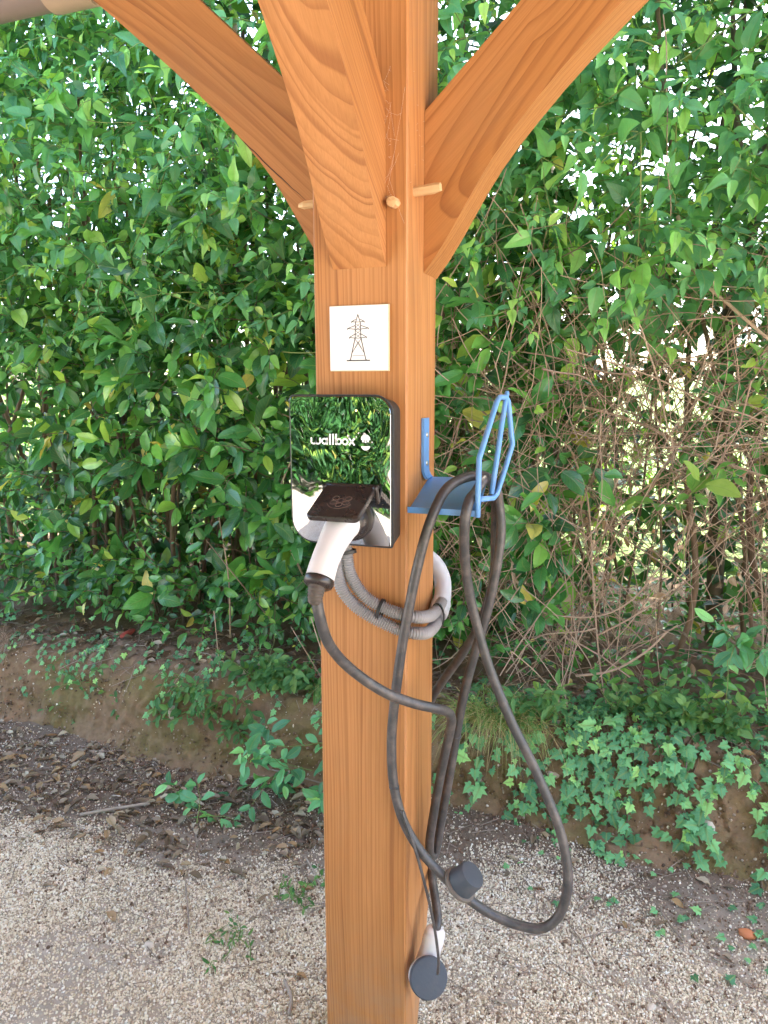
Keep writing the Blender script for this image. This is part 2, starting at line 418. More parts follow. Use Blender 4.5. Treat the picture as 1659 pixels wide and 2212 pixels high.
X = axis(-2.9, 1.7, .02, 260); Y = axis(-.7, 1.1, .02, 260)
gx, gy = np.meshgrid(X, Y, indexing='ij')
V = np.stack([gx, gy, ground_z(gx, gy)], -1).reshape(-1, 3)
far_y = V[:, 1] > 1.3
V[far_y, 2] = -.05
o = ob('ground', mesh_np('ground', V, grid(X, Y), M_ground)); o['kind'] = 'structure'

PROF = np.array([(.80, -.05), (.88, -.005), (.945, .03), (.975, .08), (.995, .15), (1.02, .22), (1.06, .285), (1.12, .33), (1.21, .352), (1.4, .365), (1.8, .38), (3., .42)])
pd = np.r_[0, np.cumsum(np.linalg.norm(np.diff(PROF, axis=0), axis=1))]
def prof(s):
    return np.interp(s, pd, PROF[:, 0]), np.interp(s, pd, PROF[:, 1])
cseed = np.random.default_rng(11).random((220, 2)) * (5.2, .75) + (-3.4, 0)
def bank_pt(x, s, detail=True):
    x = np.asarray(x, float); s = np.asarray(s, float)
    y, z = prof(s); e = .01; y2, z2 = prof(s + e); y1, z1 = prof(np.maximum(s - e, 0))
    ty, tz = y2 - y1, z2 - z1; L = np.hypot(ty, tz) + 1e-9; ny, nz = -tz / L, ty / L
    q = np.stack([x, s, 0 * x], -1)
    d = (fbm(q * (1.6, 2.4, 1), 3) - .5) * .16 + (fbm(q * 7. + 5, 3) - .5) * .05
    if detail: d = d + (fbm(q * 24. + 2, 4) - .5) * .034 + (fbm(q * 75. + 7, 3) - .5) * .009
    k = np.clip(s / .2, .15, 1) * np.clip((3.1 - s) / 1., 0, 1); d = d * k
    return x, y + ny * d, z + nz * d, d, ny, nz
X = axis(-2.9, 1.5, .0085, 60, 1.3); S = np.concatenate([np.linspace(0, .62, 84), np.linspace(.63, 1.2, 26), np.linspace(1.25, pd[-1], 16)])
gx, gs = np.meshgrid(X, S, indexing='ij')
x, y, z, d, ny, nz = bank_pt(gx, gs)
flat = np.stack([gx.ravel(), gs.ravel()], -1)
wq = np.c_[flat, 0 * flat[:, 0]]
wp = flat + np.stack([fbm(wq * 9, 3) - .5, fbm(wq * 9 + 31, 3) - .5], -1) * .12
crk = np.ones(len(flat))
idx = np.where((np.abs(flat[:, 0] + .7) < 2.5) & (flat[:, 1] < .75))[0]
for part in np.array_split(idx, 40):
    dd = np.sort(((wp[part, None, :] - cseed[None]) ** 2).sum(-1), axis=1)[:, :2] ** .5
    crk[part] = dd[:, 1] - dd[:, 0]
depth = np.clip(1 - crk / .009, 0, 1) * .014 * np.clip((fbm(wq * 3.3 + 8, 2) - .5) * 8, 0, 1) * np.clip((flat[:, 1] - .12) * 8, 0, 1) * np.clip((.56 - flat[:, 1]) * 9, 0, 1)
depth = depth.reshape(gx.shape)
V = np.stack([x, y - ny * depth, z - nz * depth], -1).reshape(-1, 3)
V = np.vstack([V])
bank = ob('earth_bank', mesh_np('earth_bank', V, grid(X, S), M_earth)); bank['kind'] = 'structure'
xs = axis(-3, 2, .5, 260, 1.5); ys = axis(3.0, 8, .5, 200, 1.5); ys = ys[ys >= 2.9]
gx, gy = np.meshgrid(xs, ys, indexing='ij')
V = np.stack([gx, gy, .40 + .01 * (gy - 3)], -1).reshape(-1, 3)
o = ob('terrace_ground', mesh_np('terrace_ground', V, grid(xs, ys), M_meadow)); o['kind'] = 'structure'

# gravel: pebbles laid on the ground as instances of one stone
N = 700000
px = rng.uniform(-2.7, 1.6, N); py = rng.uniform(-.75, .98, N)
q = np.stack([px, py, 0 * px], -1)
dens = np.clip((fbm(q * 2.3 + 3, 3) - .17) * 4.2, .15, 1) * np.clip((fbm(q * 9 + 1, 3) - .22) * 5., .30, 1)
toe_ = py - np.interp(px, [-2.4, -1.6, -.6, .1, .4, .9, 1.4], [.18, .28, .44, .68, .72, .46, .40]) + (fbm(q * 4 + 9, 3) - .5) * .5
dens *= np.clip(.95 - toe_ / .30, .07, 1)
keep = rng.random(N) < dens * .95
px, py = px[keep], py[keep]
pz = ground_z(px, py) + rng.uniform(-.001, .003, len(px))
me = bpy.data.meshes.new('gravel'); me.vertices.add(len(px)); me.vertices.foreach_set('co', np.stack([px, py, pz], -1).astype(np.float32).ravel())
sz = .0016 + .0029 * rng.random(len(px)) ** 2.6
me.attributes.new('psize', 'FLOAT', 'POINT').data.foreach_set('value', sz.astype(np.float32))
gravel = ob('gravel', me); tag(gravel, 'pale gravel scattered over the brown soil round the post', 'gravel', kind='stuff')
ng = bpy.data.node_groups.new('pebbles', 'GeometryNodeTree')
ng.interface.new_socket('Geometry', in_out='INPUT', socket_type='NodeSocketGeometry'); ng.interface.new_socket('Geometry', in_out='OUTPUT', socket_type='NodeSocketGeometry')
gi = ng.nodes.new('NodeGroupInput'); go = ng.nodes.new('NodeGroupOutput'); ico = ng.nodes.new('GeometryNodeMeshIcoSphere')
ico.inputs['Radius'].default_value = 1.; ico.inputs['Subdivisions'].default_value = 2
sp = ng.nodes.new('GeometryNodeSetPosition'); nzt = ng.nodes.new('ShaderNodeTexNoise'); nzt.inputs['Scale'].default_value = 1.1
posn = ng.nodes.new('GeometryNodeInputPosition'); vm = ng.nodes.new('ShaderNodeVectorMath'); vm.operation = 'SUBTRACT'; vm.inputs[1].default_value = (.5, .5, .5)
ng.links.new(posn.outputs[0], nzt.inputs['Vector']); ng.links.new(nzt.outputs['Color'], vm.inputs[0]); ng.links.new(ico.outputs['Mesh'], sp.inputs['Geometry']); ng.links.new(vm.outputs[0], sp.inputs['Offset'])
sm = ng.nodes.new('GeometryNodeSetMaterial'); sm.inputs['Material'].default_value = M_pebble
sh = ng.nodes.new('GeometryNodeSetShadeSmooth'); iop = ng.nodes.new('GeometryNodeInstanceOnPoints')
ng.links.new(sp.outputs[0], sm.inputs['Geometry']); ng.links.new(sm.outputs[0], sh.inputs['Geometry']); ng.links.new(sh.outputs[0], iop.inputs['Instance'])
ng.links.new(gi.outputs[0], iop.inputs['Points'])
rv = ng.nodes.new('FunctionNodeRandomValue'); rv.data_type = 'FLOAT_VECTOR'; rv.inputs[0].default_value = (0, 0, 0); rv.inputs[1].default_value = (6.28, 6.28, 6.28)
ng.links.new(rv.outputs[0], iop.inputs['Rotation'])
rs = ng.nodes.new('FunctionNodeRandomValue'); rs.data_type = 'FLOAT_VECTOR'; rs.inputs[0].default_value = (.75, .7, .5); rs.inputs[1].default_value = (1.35, 1.1, .9); rs.inputs['Seed'].default_value = 5
na = ng.nodes.new('GeometryNodeInputNamedAttribute'); na.data_type = 'FLOAT'; na.inputs['Name'].default_value = 'psize'
vs2 = ng.nodes.new('ShaderNodeVectorMath'); vs2.operation = 'SCALE'
ng.links.new(rs.outputs[0], vs2.inputs[0]); ng.links.new(na.outputs[0], vs2.inputs['Scale']); ng.links.new(vs2.outputs[0], iop.inputs['Scale'])
ng.links.new(iop.outputs[0], go.inputs[0])
md = gravel.modifiers.new('pebbles', 'NODES'); md.node_group = ng
me.materials.append(M_pebble)

# ------------------------------------------------------------------ leaves
def leaf_tpl(kind, v=0):
    r = np.random.default_rng(100 + v)
    if kind == 'ivy':
        ang = np.radians([180, 150, 118, 96, 74, 52, 30, 15, 0, -15, -30, -52, -74, -96, -118, -150])
        rad = np.array([.10, .36, .50, .36, .68, .44, .62, .66, 1.0, .66, .62, .44, .68, .36, .50, .36]) * r.uniform(.93, 1.07, 16)
        O = np.stack([np.cos(ang) * rad * .62 + .30, np.sin(ang) * rad * .66], -1)
        c = np.array([[.22, 0.]]); mid = c + (O - c) * .5
        P = np.vstack([c, mid, O]); z = -.22 * np.abs(P[:, 1]) ** 1.6 + .10 * P[:, 0] - .22 * P[:, 0] ** 2
        z[1:17] += .018 * np.cos(np.arange(16) * math.pi) ; z[17:] += r.normal(0, .015, 16)
        V = np.c_[P, z]; j = np.arange(16); k = (j + 1) % 16
        F = [np.stack([1 + j, 17 + j, 17 + k, 1 + k], -1), np.stack([0 * j, 1 + j, 1 + k], -1)]
        uv = np.stack([.5 + P[:, 1], P[:, 0]], -1)
        return V, F, uv
    st, prf, fold, curl = {
        'laurel': ([0, .06, .2, .36, .52, .68, .83, .94, 1], lambda t: .235 * np.sin(math.pi * t ** .92) ** .75, .30, .22),
        'vine': ([0, .05, .14, .26, .4, .56, .74, .9, 1], lambda t: .29 * np.clip(np.sin(math.pi * np.clip(t, 0, 1) ** .62), 0, 1) ** .9 * (1 - .25 * t), .34, .34),
        'lance': ([0, .08, .25, .45, .62, .8, 1], lambda t: .15 * np.sin(math.pi * t ** .8) ** .9, .3, .3),
        'litter': ([0, .1, .3, .5, .7, .88, 1], lambda t: .24 * np.sin(math.pi * t ** .9) ** .8, .5, .1),
        'far': ([0, .35, .7, 1], lambda t: .27 * np.sin(math.pi * t ** .85), .3, .3),
    }[kind]
    st = np.array(st, float); w = prf(st); w[0] = .012; w[-1] = .004; fold *= r.uniform(.4, 1.5); curl *= r.uniform(.2, 1.7)
    V = []; uv = []
    cols = (-1, -.55, 0, .55, 1) if kind in ('laurel', 'vine') else (-1, 0, 1)
    ph = r.uniform(0, 6.28); tw = r.uniform(-.35, .35); lat = r.uniform(-.10, .10)
    for t_, ww in zip(st, w):
        for c_ in cols:
            y_ = c_ * ww; z_ = abs(y_) * fold - curl * t_ ** 2 * .8 + .028 * abs(c_) * math.sin(t_ * 11 + ph + c_) + tw * y_ * t_
            if kind == 'litter': z_ += .11 * r.random() * abs(c_) + .07 * math.sin(t_ * 4 + ph)
            V.append((t_ * (1 - .1 * curl), y_ + lat * math.sin(math.pi * t_), z_)); uv.append((.5 + .5 * c_, t_))
    n = len(cols); i = np.arange(len(st) - 1)[:, None] * n; j = np.arange(n - 1)[None]
    F = [np.stack([i + j, i + n + j, i + n + j + 1, i + j + 1], -1).reshape(-1, 4)]
    return np.array(V), F, np.array(uv)

NVAR = 7
TPL = {k: [leaf_tpl(k, v) for v in range(NVAR)] for k in ('ivy', 'laurel', 'vine', 'lance', 'litter', 'far')}

class Leaves:
    """collects leaves (position, frame, size); the ones that show largest become objects, the rest one mesh"""
    def __init__(s): s.p = []; s.x = []; s.n = []; s.sz = []
    def add(s, p, x, n, sz): s.p.append(p); s.x.append(x); s.n.append(n); s.sz.append(sz)
    def arr(s):
        P = np.array(s.p, float); Xv = np.array(s.x, float); Nv = np.array(s.n, float); sz = np.array(s.sz, float)
        Xv /= np.linalg.norm(Xv, axis=1)[:, None] + 1e-9; Nv = Nv - Xv * (Nv * Xv).sum(1)[:, None]; Nv /= np.linalg.norm(Nv, axis=1)[:, None] + 1e-9
        return P, np.stack([Xv, np.cross(Nv, Xv), Nv], -1), sz

CM = cam.matrix_world.copy().inverted(); CMn = np.array(CM)
def view(P):
    q = P @ CMn[:3, :3].T + CMn[:3, 3]; zc = -q[:, 2]
    return q[:, 0] / zc * 1597 / 829.5, q[:, 1] / zc * 1597 / 1106, zc      # -1..1 in the frame

def finish_leaves(L, kind, mat, root, limit=300, stuff_name='foliage', part_name='leaf', var=None):
    P, M, sz = L.arr(); n = len(P); var = rng.integers(0, NVAR, n)
    u, v, zc = view(P); inside = (zc > .1) & (np.abs(u) < 1.03) & (np.abs(v) < 1.03)
    facing = np.abs((M[:, :, 2] * (P - np.array(CAM_POS))).sum(1)) / np.linalg.norm(P - np.array(CAM_POS), axis=1)
    score = np.where(inside, sz / zc * (.35 + facing), 0.)
    cell = ((u + 1) / 2 * 76).astype(int) * 1000 + ((v + 1) / 2 * 102).astype(int); order = np.argsort(zc); front = np.zeros(n)
    seen = {}
    for i in order:
        k_ = cell[i]; front[i] = 1. / (1 + seen.get(k_, 0)); seen[k_] = seen.get(k_, 0) + 1
    # the post hides what is behind it
    score = score * front * np.where((u > -.17) & (u < .12), .02, 1.)
    pick = np.argsort(-score)[:limit]; pick = pick[score[pick] > 0]
    rest = np.setdiff1d(np.arange(n), pick)
    shared = [mesh_np(part_name, T[0], T[1], mat, uv=T[2]) for T in TPL[kind]]
    inv = np.array(world_of(root).inverted())
    for i in pick:
        o = bpy.data.objects.new(part_name, shared[var[i]]); COL.objects.link(o); o.parent = root
        m = np.eye(4); m[:3, :3] = M[i] * sz[i]; m[:3, 3] = P[i]
        o.matrix_basis = Matrix((inv @ m).tolist())
    if len(rest):
        joined(stuff_name, kind, P[rest], M[rest], sz[rest], var[rest], mat, root)

def joined(name, kind, P, M, sz, var, mat, root):
    Vs, Qs, Ts, Us, Rs, n0 = [], [], [], [], [], 0
    for v_ in range(NVAR):
        ii = np.where(var == v_)[0]
        if not len(ii): continue
        V0, F0, U0 = TPL[kind][v_]; k = len(V0)
        W = np.einsum('nij,vj->nvi', M[ii], V0) * sz[ii, None, None] + P[ii, None]
        Vs.append(W.reshape(-1, 3)); Us.append(np.tile(U0, (len(ii), 1))); Rs.append(np.repeat(rng.random(len(ii)), k))
        off = (n0 + np.arange(len(ii)) * k)[:, None, None]
        for f in F0: (Qs if f.shape[1] == 4 else Ts).append((f[None] + off).reshape(-1, f.shape[1]))
        n0 += len(ii) * k
    me = mesh_np(name, np.concatenate(Vs), [np.concatenate(a) for a in (Qs, Ts) if a], mat, uv=np.concatenate(Us), attrs={'rnd': np.concatenate(Rs)})
    o = ob(name, me, root); o['kind'] = 'stuff'; return o

def unit(v): v = np.asarray(v, float); return v / (np.linalg.norm(v) + 1e-9)

def shoot(L, st, base, d, length, n, size, droop=.5, spread=1.0, stem_r=.0016, opp=True, nrm=(0, -.75, .75), green=False, smb=None):
    """one twig with leaves along it"""
    base = np.asarray(base, float); d = unit(d); k = 6; pts = [base]; step = length / k
    for i in range(k):
        d = unit(d + np.array([0, 0, -droop * step * 2.2]) + rng.normal(0, .12, 3)); pts.append(pts[-1] + d * step)
    P = np.array(pts)
    (smb if smb is not None else st).tube(P, np.linspace(stem_r * 1.5, stem_r * .6, len(P)), 4, False, rng.random())
    ph = rng.uniform(0, 6.28)
    for j in range(n):
        f = (.12 + .88 * j / max(1, n - 1)); q = f * k; i = min(int(q), k - 1); p = P[i] + (P[i + 1] - P[i]) * (q - i); t_ = unit(P[i + 1] - P[i])
        a = np.array([0, 0, 1.]) if abs(t_[2]) < .85 else np.array([0, -1., 0]); s1 = unit(np.cross(t_, a)); s2 = np.cross(s1, t_)
        for sgn in ((1, -1) if opp else ((1,) if j % 2 else (-1,))):
            az = ph + (j % 2) * math.pi / 2 * .8 + rng.normal(0, .3)
            side = (math.cos(az) * s1 + math.sin(az) * s2) * sgn
            x = unit(t_ * (.45 + .5 * f) + side * spread + np.array([0, -.18, -.25 * droop - .12]) + rng.normal(0, .15, 3))
            nn = np.array(nrm) + rng.normal(0, .42, 3)
            s_ = size * (1.15 - .6 * abs(f - .45)) * rng.uniform(.6, 1.22)
            L.add(p + x * s_ * .12, x, nn, s_)

def lf(x, z, seed=0., sc=1.): return fbm(np.array([x * sc + seed, z * sc, seed * .7]), 3)
def in_band(lo, hi): return rng.uniform(lo, hi)

# ---- evergreen shrub on the left of the post
shrub = thing('evergreen_shrub', 'bushy evergreen shrub with broad glossy oval leaves on the bank left of the timber post', 'shrub', (-1.2, 1.55, .37))
L = Leaves(); st = MB()
for _ in range(1250):
    x = rng.uniform(-3.0, .25); z = rng.uniform(.52, 2.35)
    if lf(x, z, 5, 2.2) < .36: continue
    if x < -2.05 and z < 1.5 and rng.random() < .72: continue
    if z < .75 and rng.random() < .45: continue
    if z > 1.9 and rng.random() < .4: continue
    dep = rng.random() ** 1.3; y = 1.30 + .5 * dep + .12 * (lf(x, z, 1, 1.5) - .5) * 4
    shoot(L, st, (x, y, z), (rng.normal(0, .7), -1.0, rng.normal(.35, .45)), rng.uniform(.12, .24), rng.integers(3, 5), rng.uniform(.080, .138), .35, 1.0)
for _ in range(120):
    x = rng.uniform(-2.6, -.1); z = rng.uniform(.42, .72); y = rng.uniform(1.28, 1.6)
    shoot(L, st, (x, y, z), (rng.normal(0, .7), -.8, rng.normal(.2, .4)), rng.uniform(.08, .16), 3, rng.uniform(.055, .08), .3)
for _ in range(260):
    x = rng.uniform(-2.9, .2); z = rng.uniform(.5, 2.0)
    shoot(L, st, (x, rng.uniform(1.24, 1.6), z), (rng.normal(0, .8), -.7, rng.normal(.2, .6)), rng.uniform(.10, .22), 5, rng.uniform(.03, .052), .5)
for x0, z0 in ((-1.44, 1.93), (-1.36, 1.80), (-1.50, 1.70), (-.72, 1.83), (-.60, 1.62)):   # the big sprigs that stand out
    shoot(L, st, (x0 - .1, 1.30, z0 - .1), (.6, -.8, .7), .20, 4, .125, .4)
finish_leaves(L, 'laurel', M_shrub, shrub)
o = ob('twigs', st.mesh('twigs', M_stem), shrub); o['kind'] = 'stuff'

def trunk_path(x, y, z0, z1, lean=.1, wob=.05):
    n = 12; zz = np.linspace(z0, z1, n); ph = rng.uniform(0, 6.28, 2); f = np.linspace(0, 1, n)
    return np.stack([x + lean * f + wob * np.sin(f * 5 + ph[0]), y + wob * np.sin(f * 4 + ph[1]), zz], -1)
for x, y, r_, ln in ((-2.42, 1.75, .020, -.2), (-2.30, 1.9, .013, -.15), (-2.1, 1.65, .012, .1), (-1.5, 1.8, .016, .12), (-1.38, 1.9, .012, -.1), (-.95, 1.7, .013, .2), (-.72, 1.75, .012, -.06), (-.60, 1.9, .011, .1), (-.45, 1.7, .010, .05), (-1.15, 2.0, .016, -.2), (-1.8, 2.0, .014, .15), (-.25, 1.9, .012, .1)):
    pth = spline(trunk_path(x, y, .33, 2.7, ln), .05)
    ob('stem', mesh_np('stem', *tube(pth, np.linspace(r_ * 1.1, r_ * .45, len(pth)), 7), M_stem), shrub)
for pts, r_ in (([(-.66, 1.38, .40), (-.86, 1.33, .78), (-.93, 1.31, 1.02), (-.80, 1.29, 1.27), (-.62, 1.27, 1.37), (-.45, 1.26, 1.34)], .0055),
                ([(-1.35, 1.45, 1.72), (-1.22, 1.40, 1.62), (-1.10, 1.36, 1.50), (-.95, 1.34, 1.40), (-.62, 1.3, 1.30)], .004),
                ([(-1.17, 1.3, .42), (-1.15, 1.27, .7), (-1.19, 1.28, .95)], .004), ([(-.95, 1.3, .5), (-1.12, 1.26, .72), (-1.24, 1.25, .86)], .003),
                ([(-.60, 1.6, .45), (-.70, 1.5, .8), (-.78, 1.5, 1.3), (-.82, 1.6, 1.8)], .007)):
    pth = spline(pts, .03); ob('stem', mesh_np('stem', *tube(pth, np.linspace(r_, r_ * .6, len(pth)), 6), M_dry), shrub)

# ---- climbing vine hanging over the top of the whole hedge
vine = thing('climbing_vine', 'climbing vine with pointed pale green leaves draped over the upper part of the hedge', 'vine', (-.6, 1.5, 1.9))
L = Leaves(); st = MB()
for _ in range(2300):
    x = rng.uniform(-3.0, 1.6); z = rng.uniform(1.5, 3.6)
    low = 1.78 if x > -.1 else 1.86
    if z < low + .25 * (lf(x, z, 3, 1.8) - .5) * 2 and rng.random() < .8: continue
    if lf(x, z, 9, 2.6) < .36: continue
    dep = rng.random() ** 1.2; y = 1.22 + .6 * dep + .25 * (lf(x, z, 2, 1.3) - .5) * 2 - .12 * max(0, z - 2.2)
    shoot(L, st, (x, y, z), (rng.normal(0, .9), -.75, rng.normal(.05, .55)), rng.uniform(.14, .30), rng.integers(3, 5), rng.uniform(.060, .108), .9, 1.0, nrm=(0, -.7, .9))
for _ in range(320):
    x = rng.uniform(-2.9, 1.5); z = rng.uniform(1.7, 3.2)
    shoot(L, st, (x, rng.uniform(1.12, 1.5), z), (rng.normal(0, .8), -.7, rng.normal(.1, .7)), rng.uniform(.14, .30), 6, rng.uniform(.028, .05), .9, nrm=(0, -.7, .9))
finish_leaves(L, 'vine', M_vine, vine)
o = ob('runners', st.mesh('runners', M_green), vine); o['kind'] = 'stuff'
for pts in (([(-2.1, 1.22, 2.35), (-1.83, 1.20, 2.1), (-1.62, 1.2, 1.94), (-1.5, 1.22, 1.72)]), ([(-1.22, 1.15, 2.43), (-1.33, 1.16, 2.22), (-1.50, 1.17, 1.98)]), ([(-1.95, 1.2, 2.75), (-1.7, 1.2, 2.55), (-1.45, 1.2, 2.5)]),
            ([(-1.0, 1.2, 1.72), (-.86, 1.2, 1.63), (-.62, 1.2, 1.62), (-.4, 1.22, 1.63)]),
            ([(.62, 1.15, 2.35), (.78, 1.13, 2.18), (.95, 1.12, 2.05), (1.2, 1.12, 1.98)]), ([(.42, 1.16, 2.25), (.43, 1.15, 2.05), (.43, 1.15, 1.85)]), ([(.9, 1.15, 2.7), (.72, 1.15, 2.55), (.5, 1.15, 2.42)])):
    pth = spline(pts, .03); ob('runner', mesh_np('runner', *tube(pth, np.linspace(.0028, .0018, len(pth)), 5), M_green), vine)

# ---- tangle of dry stems on the right
tangle = thing('bramble_tangle', 'tangle of bare brown stems with few leaves in the hedge right of the timber post', 'bramble', (.5, 1.45, .37))
L = Leaves(); st = MB()
for _ in range(1700):
    a = np.array([rng.uniform(-.35, 1.75), rng.uniform(1.14, 1.6), rng.choice([rng.uniform(.42, 1.95), rng.normal(1.0, .26), rng.normal(1.45, .25)])])
    if lf(a[0], a[2], 21, 2.) < .36: continue
    ln = rng.uniform(.25, .8); th = rng.choice([rng.normal(1.1, .35), rng.normal(2.2, .5), rng.uniform(0, 6.28)])
    d = np.array([math.cos(th), rng.normal(0, .25), math.sin(th)]); bend = rng.normal(0, .6, 3) * (.9, .35, .9)
    n = 7; pts = [a - d * ln / 2]
    for i in range(n): d = unit(d + bend * ln / n + rng.normal(0, .10, 3)); pts.append(pts[-1] + d * ln / n)
    r_ = rng.choice([.0011, .0014, .0019, .0028], p=[.36, .36, .2, .08]); st.tube(spline(pts, .025), r_, 4, False, rng.random())
for _ in range(420):
    x = rng.uniform(-.3, 1.6); z = rng.uniform(.55, 1.95)
    if .1 < x < .8 and 1.40 < z < 1.80 and rng.random() < .85: continue
    if z < 1.4 and rng.random() < .66: continue
    if lf(x, z, 31, 2.4) < .43: continue
    shoot(L, st, (x, rng.uniform(1.3, 1.75), z), (rng.normal(0, .9), -.7, rng.normal(.1, .5)), rng.uniform(.1, .22), rng.integers(2, 5), rng.uniform(.045, .078), .7)
L2 = []
for _ in range(420):
    p = np.array((rng.uniform(-.3, 1.5), rng.uniform(1.2, 1.6), rng.choice([rng.uniform(.5, 1.9), rng.normal(1.0, .15)]))); X_ = unit(rng.normal(0, .5, 3) - (0, 0, .8)); Z_ = unit(rng.normal(0, 1, 3)); Z_ = unit(Z_ - X_ * (Z_ @ X_))
    L2.append((p, np.stack([X_, np.cross(Z_, X_), Z_], -1), rng.uniform(.02, .05)))
joined('withered_leaves', 'litter', np.array([a[0] for a in L2]), np.array([a[1] for a in L2]), np.array([a[2] for a in L2]), rng.integers(0, NVAR, len(L2)), M_litter, tangle)
o = ob('dry_stems', st.mesh('dry_stems', M_dry), tangle); o['kind'] = 'stuff'
finish_leaves(L, 'vine', M_shrub, tangle, 200)
for pts, r_ in (([(.24, 1.2, 1.30), (.31, 1.19, 1.12), (.345, 1.18, .80), (.384, 1.17, .51), (.44, 1.12, .30)], .0036),
                ([(.12, 1.2, .98), (.065, 1.2, .90), (.07, 1.2, .80), (.12, 1.2, .735), (.20, 1.2, .70), (.36, 1.2, .71), (.47, 1.2, .78), (.55, 1.2, .90)], .0038),
                ([(.28, 1.2, .99), (.19, 1.2, 1.04), (.10, 1.2, .98), (.06, 1.2, .88)], .0036),
                ([(.30, 1.16, .50), (.42, 1.15, .54), (.52, 1.14, .62), (.585, 1.14, .70)], .0045),
                ([(.36, 1.2, .64), (.48, 1.18, .73), (.60, 1.17, .84)], .0035),
                ([(.10, 1.35, 1.42), (.28, 1.32, 1.42), (.48, 1.33, 1.36), (.62, 1.34, 1.28), (.85, 1.35, 1.2)], .0060),
                ([(.0, 1.35, 1.52), (.22, 1.32, 1.71), (.36, 1.32, 1.86), (.42, 1.34, 1.95)], .0032),
                ([(.54, 1.25, 2.02), (.60, 1.25, 1.85), (.72, 1.24, 1.73), (.86, 1.22, 1.60)], .0065),
                ([(.45, 1.4, 2.1), (.43, 1.4, 1.8), (.40, 1.38, 1.55), (.39, 1.36, 1.45)], .0036),
                ([(.05, 1.5, .6), (.12, 1.5, 1.1), (.10, 1.5, 1.6), (.05, 1.5, 1.8)], .006),
                ([(.55, 1.3, 1.58), (.8, 1.26, 1.55), (1.0, 1.25, 1.50)], .0036)):
    pth = spline(pts, .02); ob('stem', mesh_np('stem', *tube(pth, np.linspace(r_, r_ * .75, len(pth)), 6), M_dry, attrs=None), tangle)

# ---- forked small tree at the right edge
tree = thing('small_tree', 'small tree with a grey brown forked trunk seen through the hedge on the right', 'tree', (.80, 1.98, .38))
T0 = (.80, 1.98, .38)
tm = MB()
tm.tube(spline([(.80, 1.98, .3), (.78, 1.98, .9), (.765, 1.98, 1.4), (.77, 1.98, 1.80)], .05), .034, 9)
ob('trunk', tm.mesh('trunk', M_trunk), tree)
for pts, r_ in (([(.77, 1.98, 1.78), (.82, 1.98, 2.05), (.85, 2.0, 2.35), (.95, 2.0, 2.9)], .026), ([(.765, 1.98, 1.78), (.66, 1.97, 1.95), (.50, 1.98, 2.08), (.40, 2.0, 2.25)], .014), ([(.79, 1.98, 1.9), (.92, 1.96, 2.1), (1.1, 1.95, 2.6)], .016), ([(.83, 1.98, 2.15), (.75, 1.98, 2.45), (.70, 2.0, 2.9)], .015)):
    pth = spline(pts, .05); ob('limb', mesh_np('limb', *tube(pth, np.linspace(r_, r_ * .6, len(pth)), 8), M_trunk), tree)
L = Leaves(); st = MB()
for _ in range(170):
    x = rng.uniform(.2, 1.9); z = rng.uniform(1.9, 3.4)
    shoot(L, st, (x, rng.uniform(1.7, 2.2), z), (rng.normal(0, .8), -.5, rng.normal(.1, .5)), rng.uniform(.15, .3), 4, rng.uniform(.05, .08), .6)
st.mesh and None
o = ob('twigs', st.mesh('twigs', M_stem), tree); o['kind'] = 'stuff'
finish_leaves(L, 'laurel', M_shrub, tree, 60, 'crown')

# ---- deep part of the hedge, and sunlit growth beyond it
L = Leaves()
for _ in range(12500):
    x = rng.uniform(-3.6, 2.6); z = rng.uniform(.4, 4.5); 
    th = .42 if x < -.1 else .45
    if -.05 < x < 1.4 and 1.15 < z < 1.95: th = .53
    if z > 2.2: th = .36 if z < 2.9 else .2
    if rng.random() < .22: x, z, th = rng.uniform(-3., 0.), rng.uniform(.4, 1.5), .34
    if lf(x, z, 41, 2.4) < th and rng.random() < .9: continue
    L.add((x, rng.uniform(1.75, 2.5), z), (rng.normal(), rng.normal() * .6, rng.normal() * .6 - .3), (rng.normal(0, .5), -.4, .8), rng.uniform(.06, .11))
for _ in range(2600):  # extra high leaves added to keep sun spots off the ground
    L.add((rng.uniform(-2.6, 1.6), rng.uniform(1.55, 2.5), rng.uniform(2.6, 4.3)), (rng.normal(), rng.normal() * .6, rng.normal() * .6 - .3), (rng.normal(0, .5), -.4, .8), rng.uniform(.08, .13))
for _ in range(1500):
    p = (rng.uniform(-.1, 2.2), rng.uniform(1.75, 2.7), rng.uniform(.42, 1.75))
    if lf(p[0], p[2], 44, 3.) > .40: L.add(p, (rng.normal(), rng.normal() * .6, rng.normal() * .6 - .3), (rng.normal(0, .5), -.4, .8), rng.uniform(.06, .10))
for _ in range(1500):
    L.add((rng.uniform(-3.2, .0), rng.uniform(1.6, 2.3), rng.uniform(.42, 1.2)), (rng.normal(), rng.normal() * .6, rng.normal() * .6 - .3), (rng.normal(0, .5), -.4, .8), rng.uniform(.06, .11))
for _ in range(1300):
    L.add((rng.uniform(.3, 2.3), rng.uniform(1.9, 2.8), rng.uniform(1.5, 3.3)), (rng.normal(), rng.normal() * .6, rng.normal() * .6 - .3), (rng.normal(0, .5), -.4, .8), rng.uniform(.07, .12))
for _ in range(9000):                                          # the hedge goes on past both sides of the picture
    L.add((rng.choice([rng.uniform(-8, -3.2), rng.uniform(2.2, 5)]), 1.35 + 1.2 * rng.random() ** .7, rng.uniform(.4, 4.2)), (rng.normal(), rng.normal() * .6, rng.normal() * .6 - .3), (rng.normal(0, .5), -.5, .8), rng.uniform(.08, .13))
for _ in range(900):
    L.add((rng.uniform(.7, 2.4), rng.uniform(1.8, 2.6), rng.uniform(.6, 2.9)), (rng.normal(), rng.normal() * .6, rng.normal() * .6 - .3), (rng.normal(0, .5), -.4, .8), rng.uniform(.07, .12))
P, M, sz = L.arr()
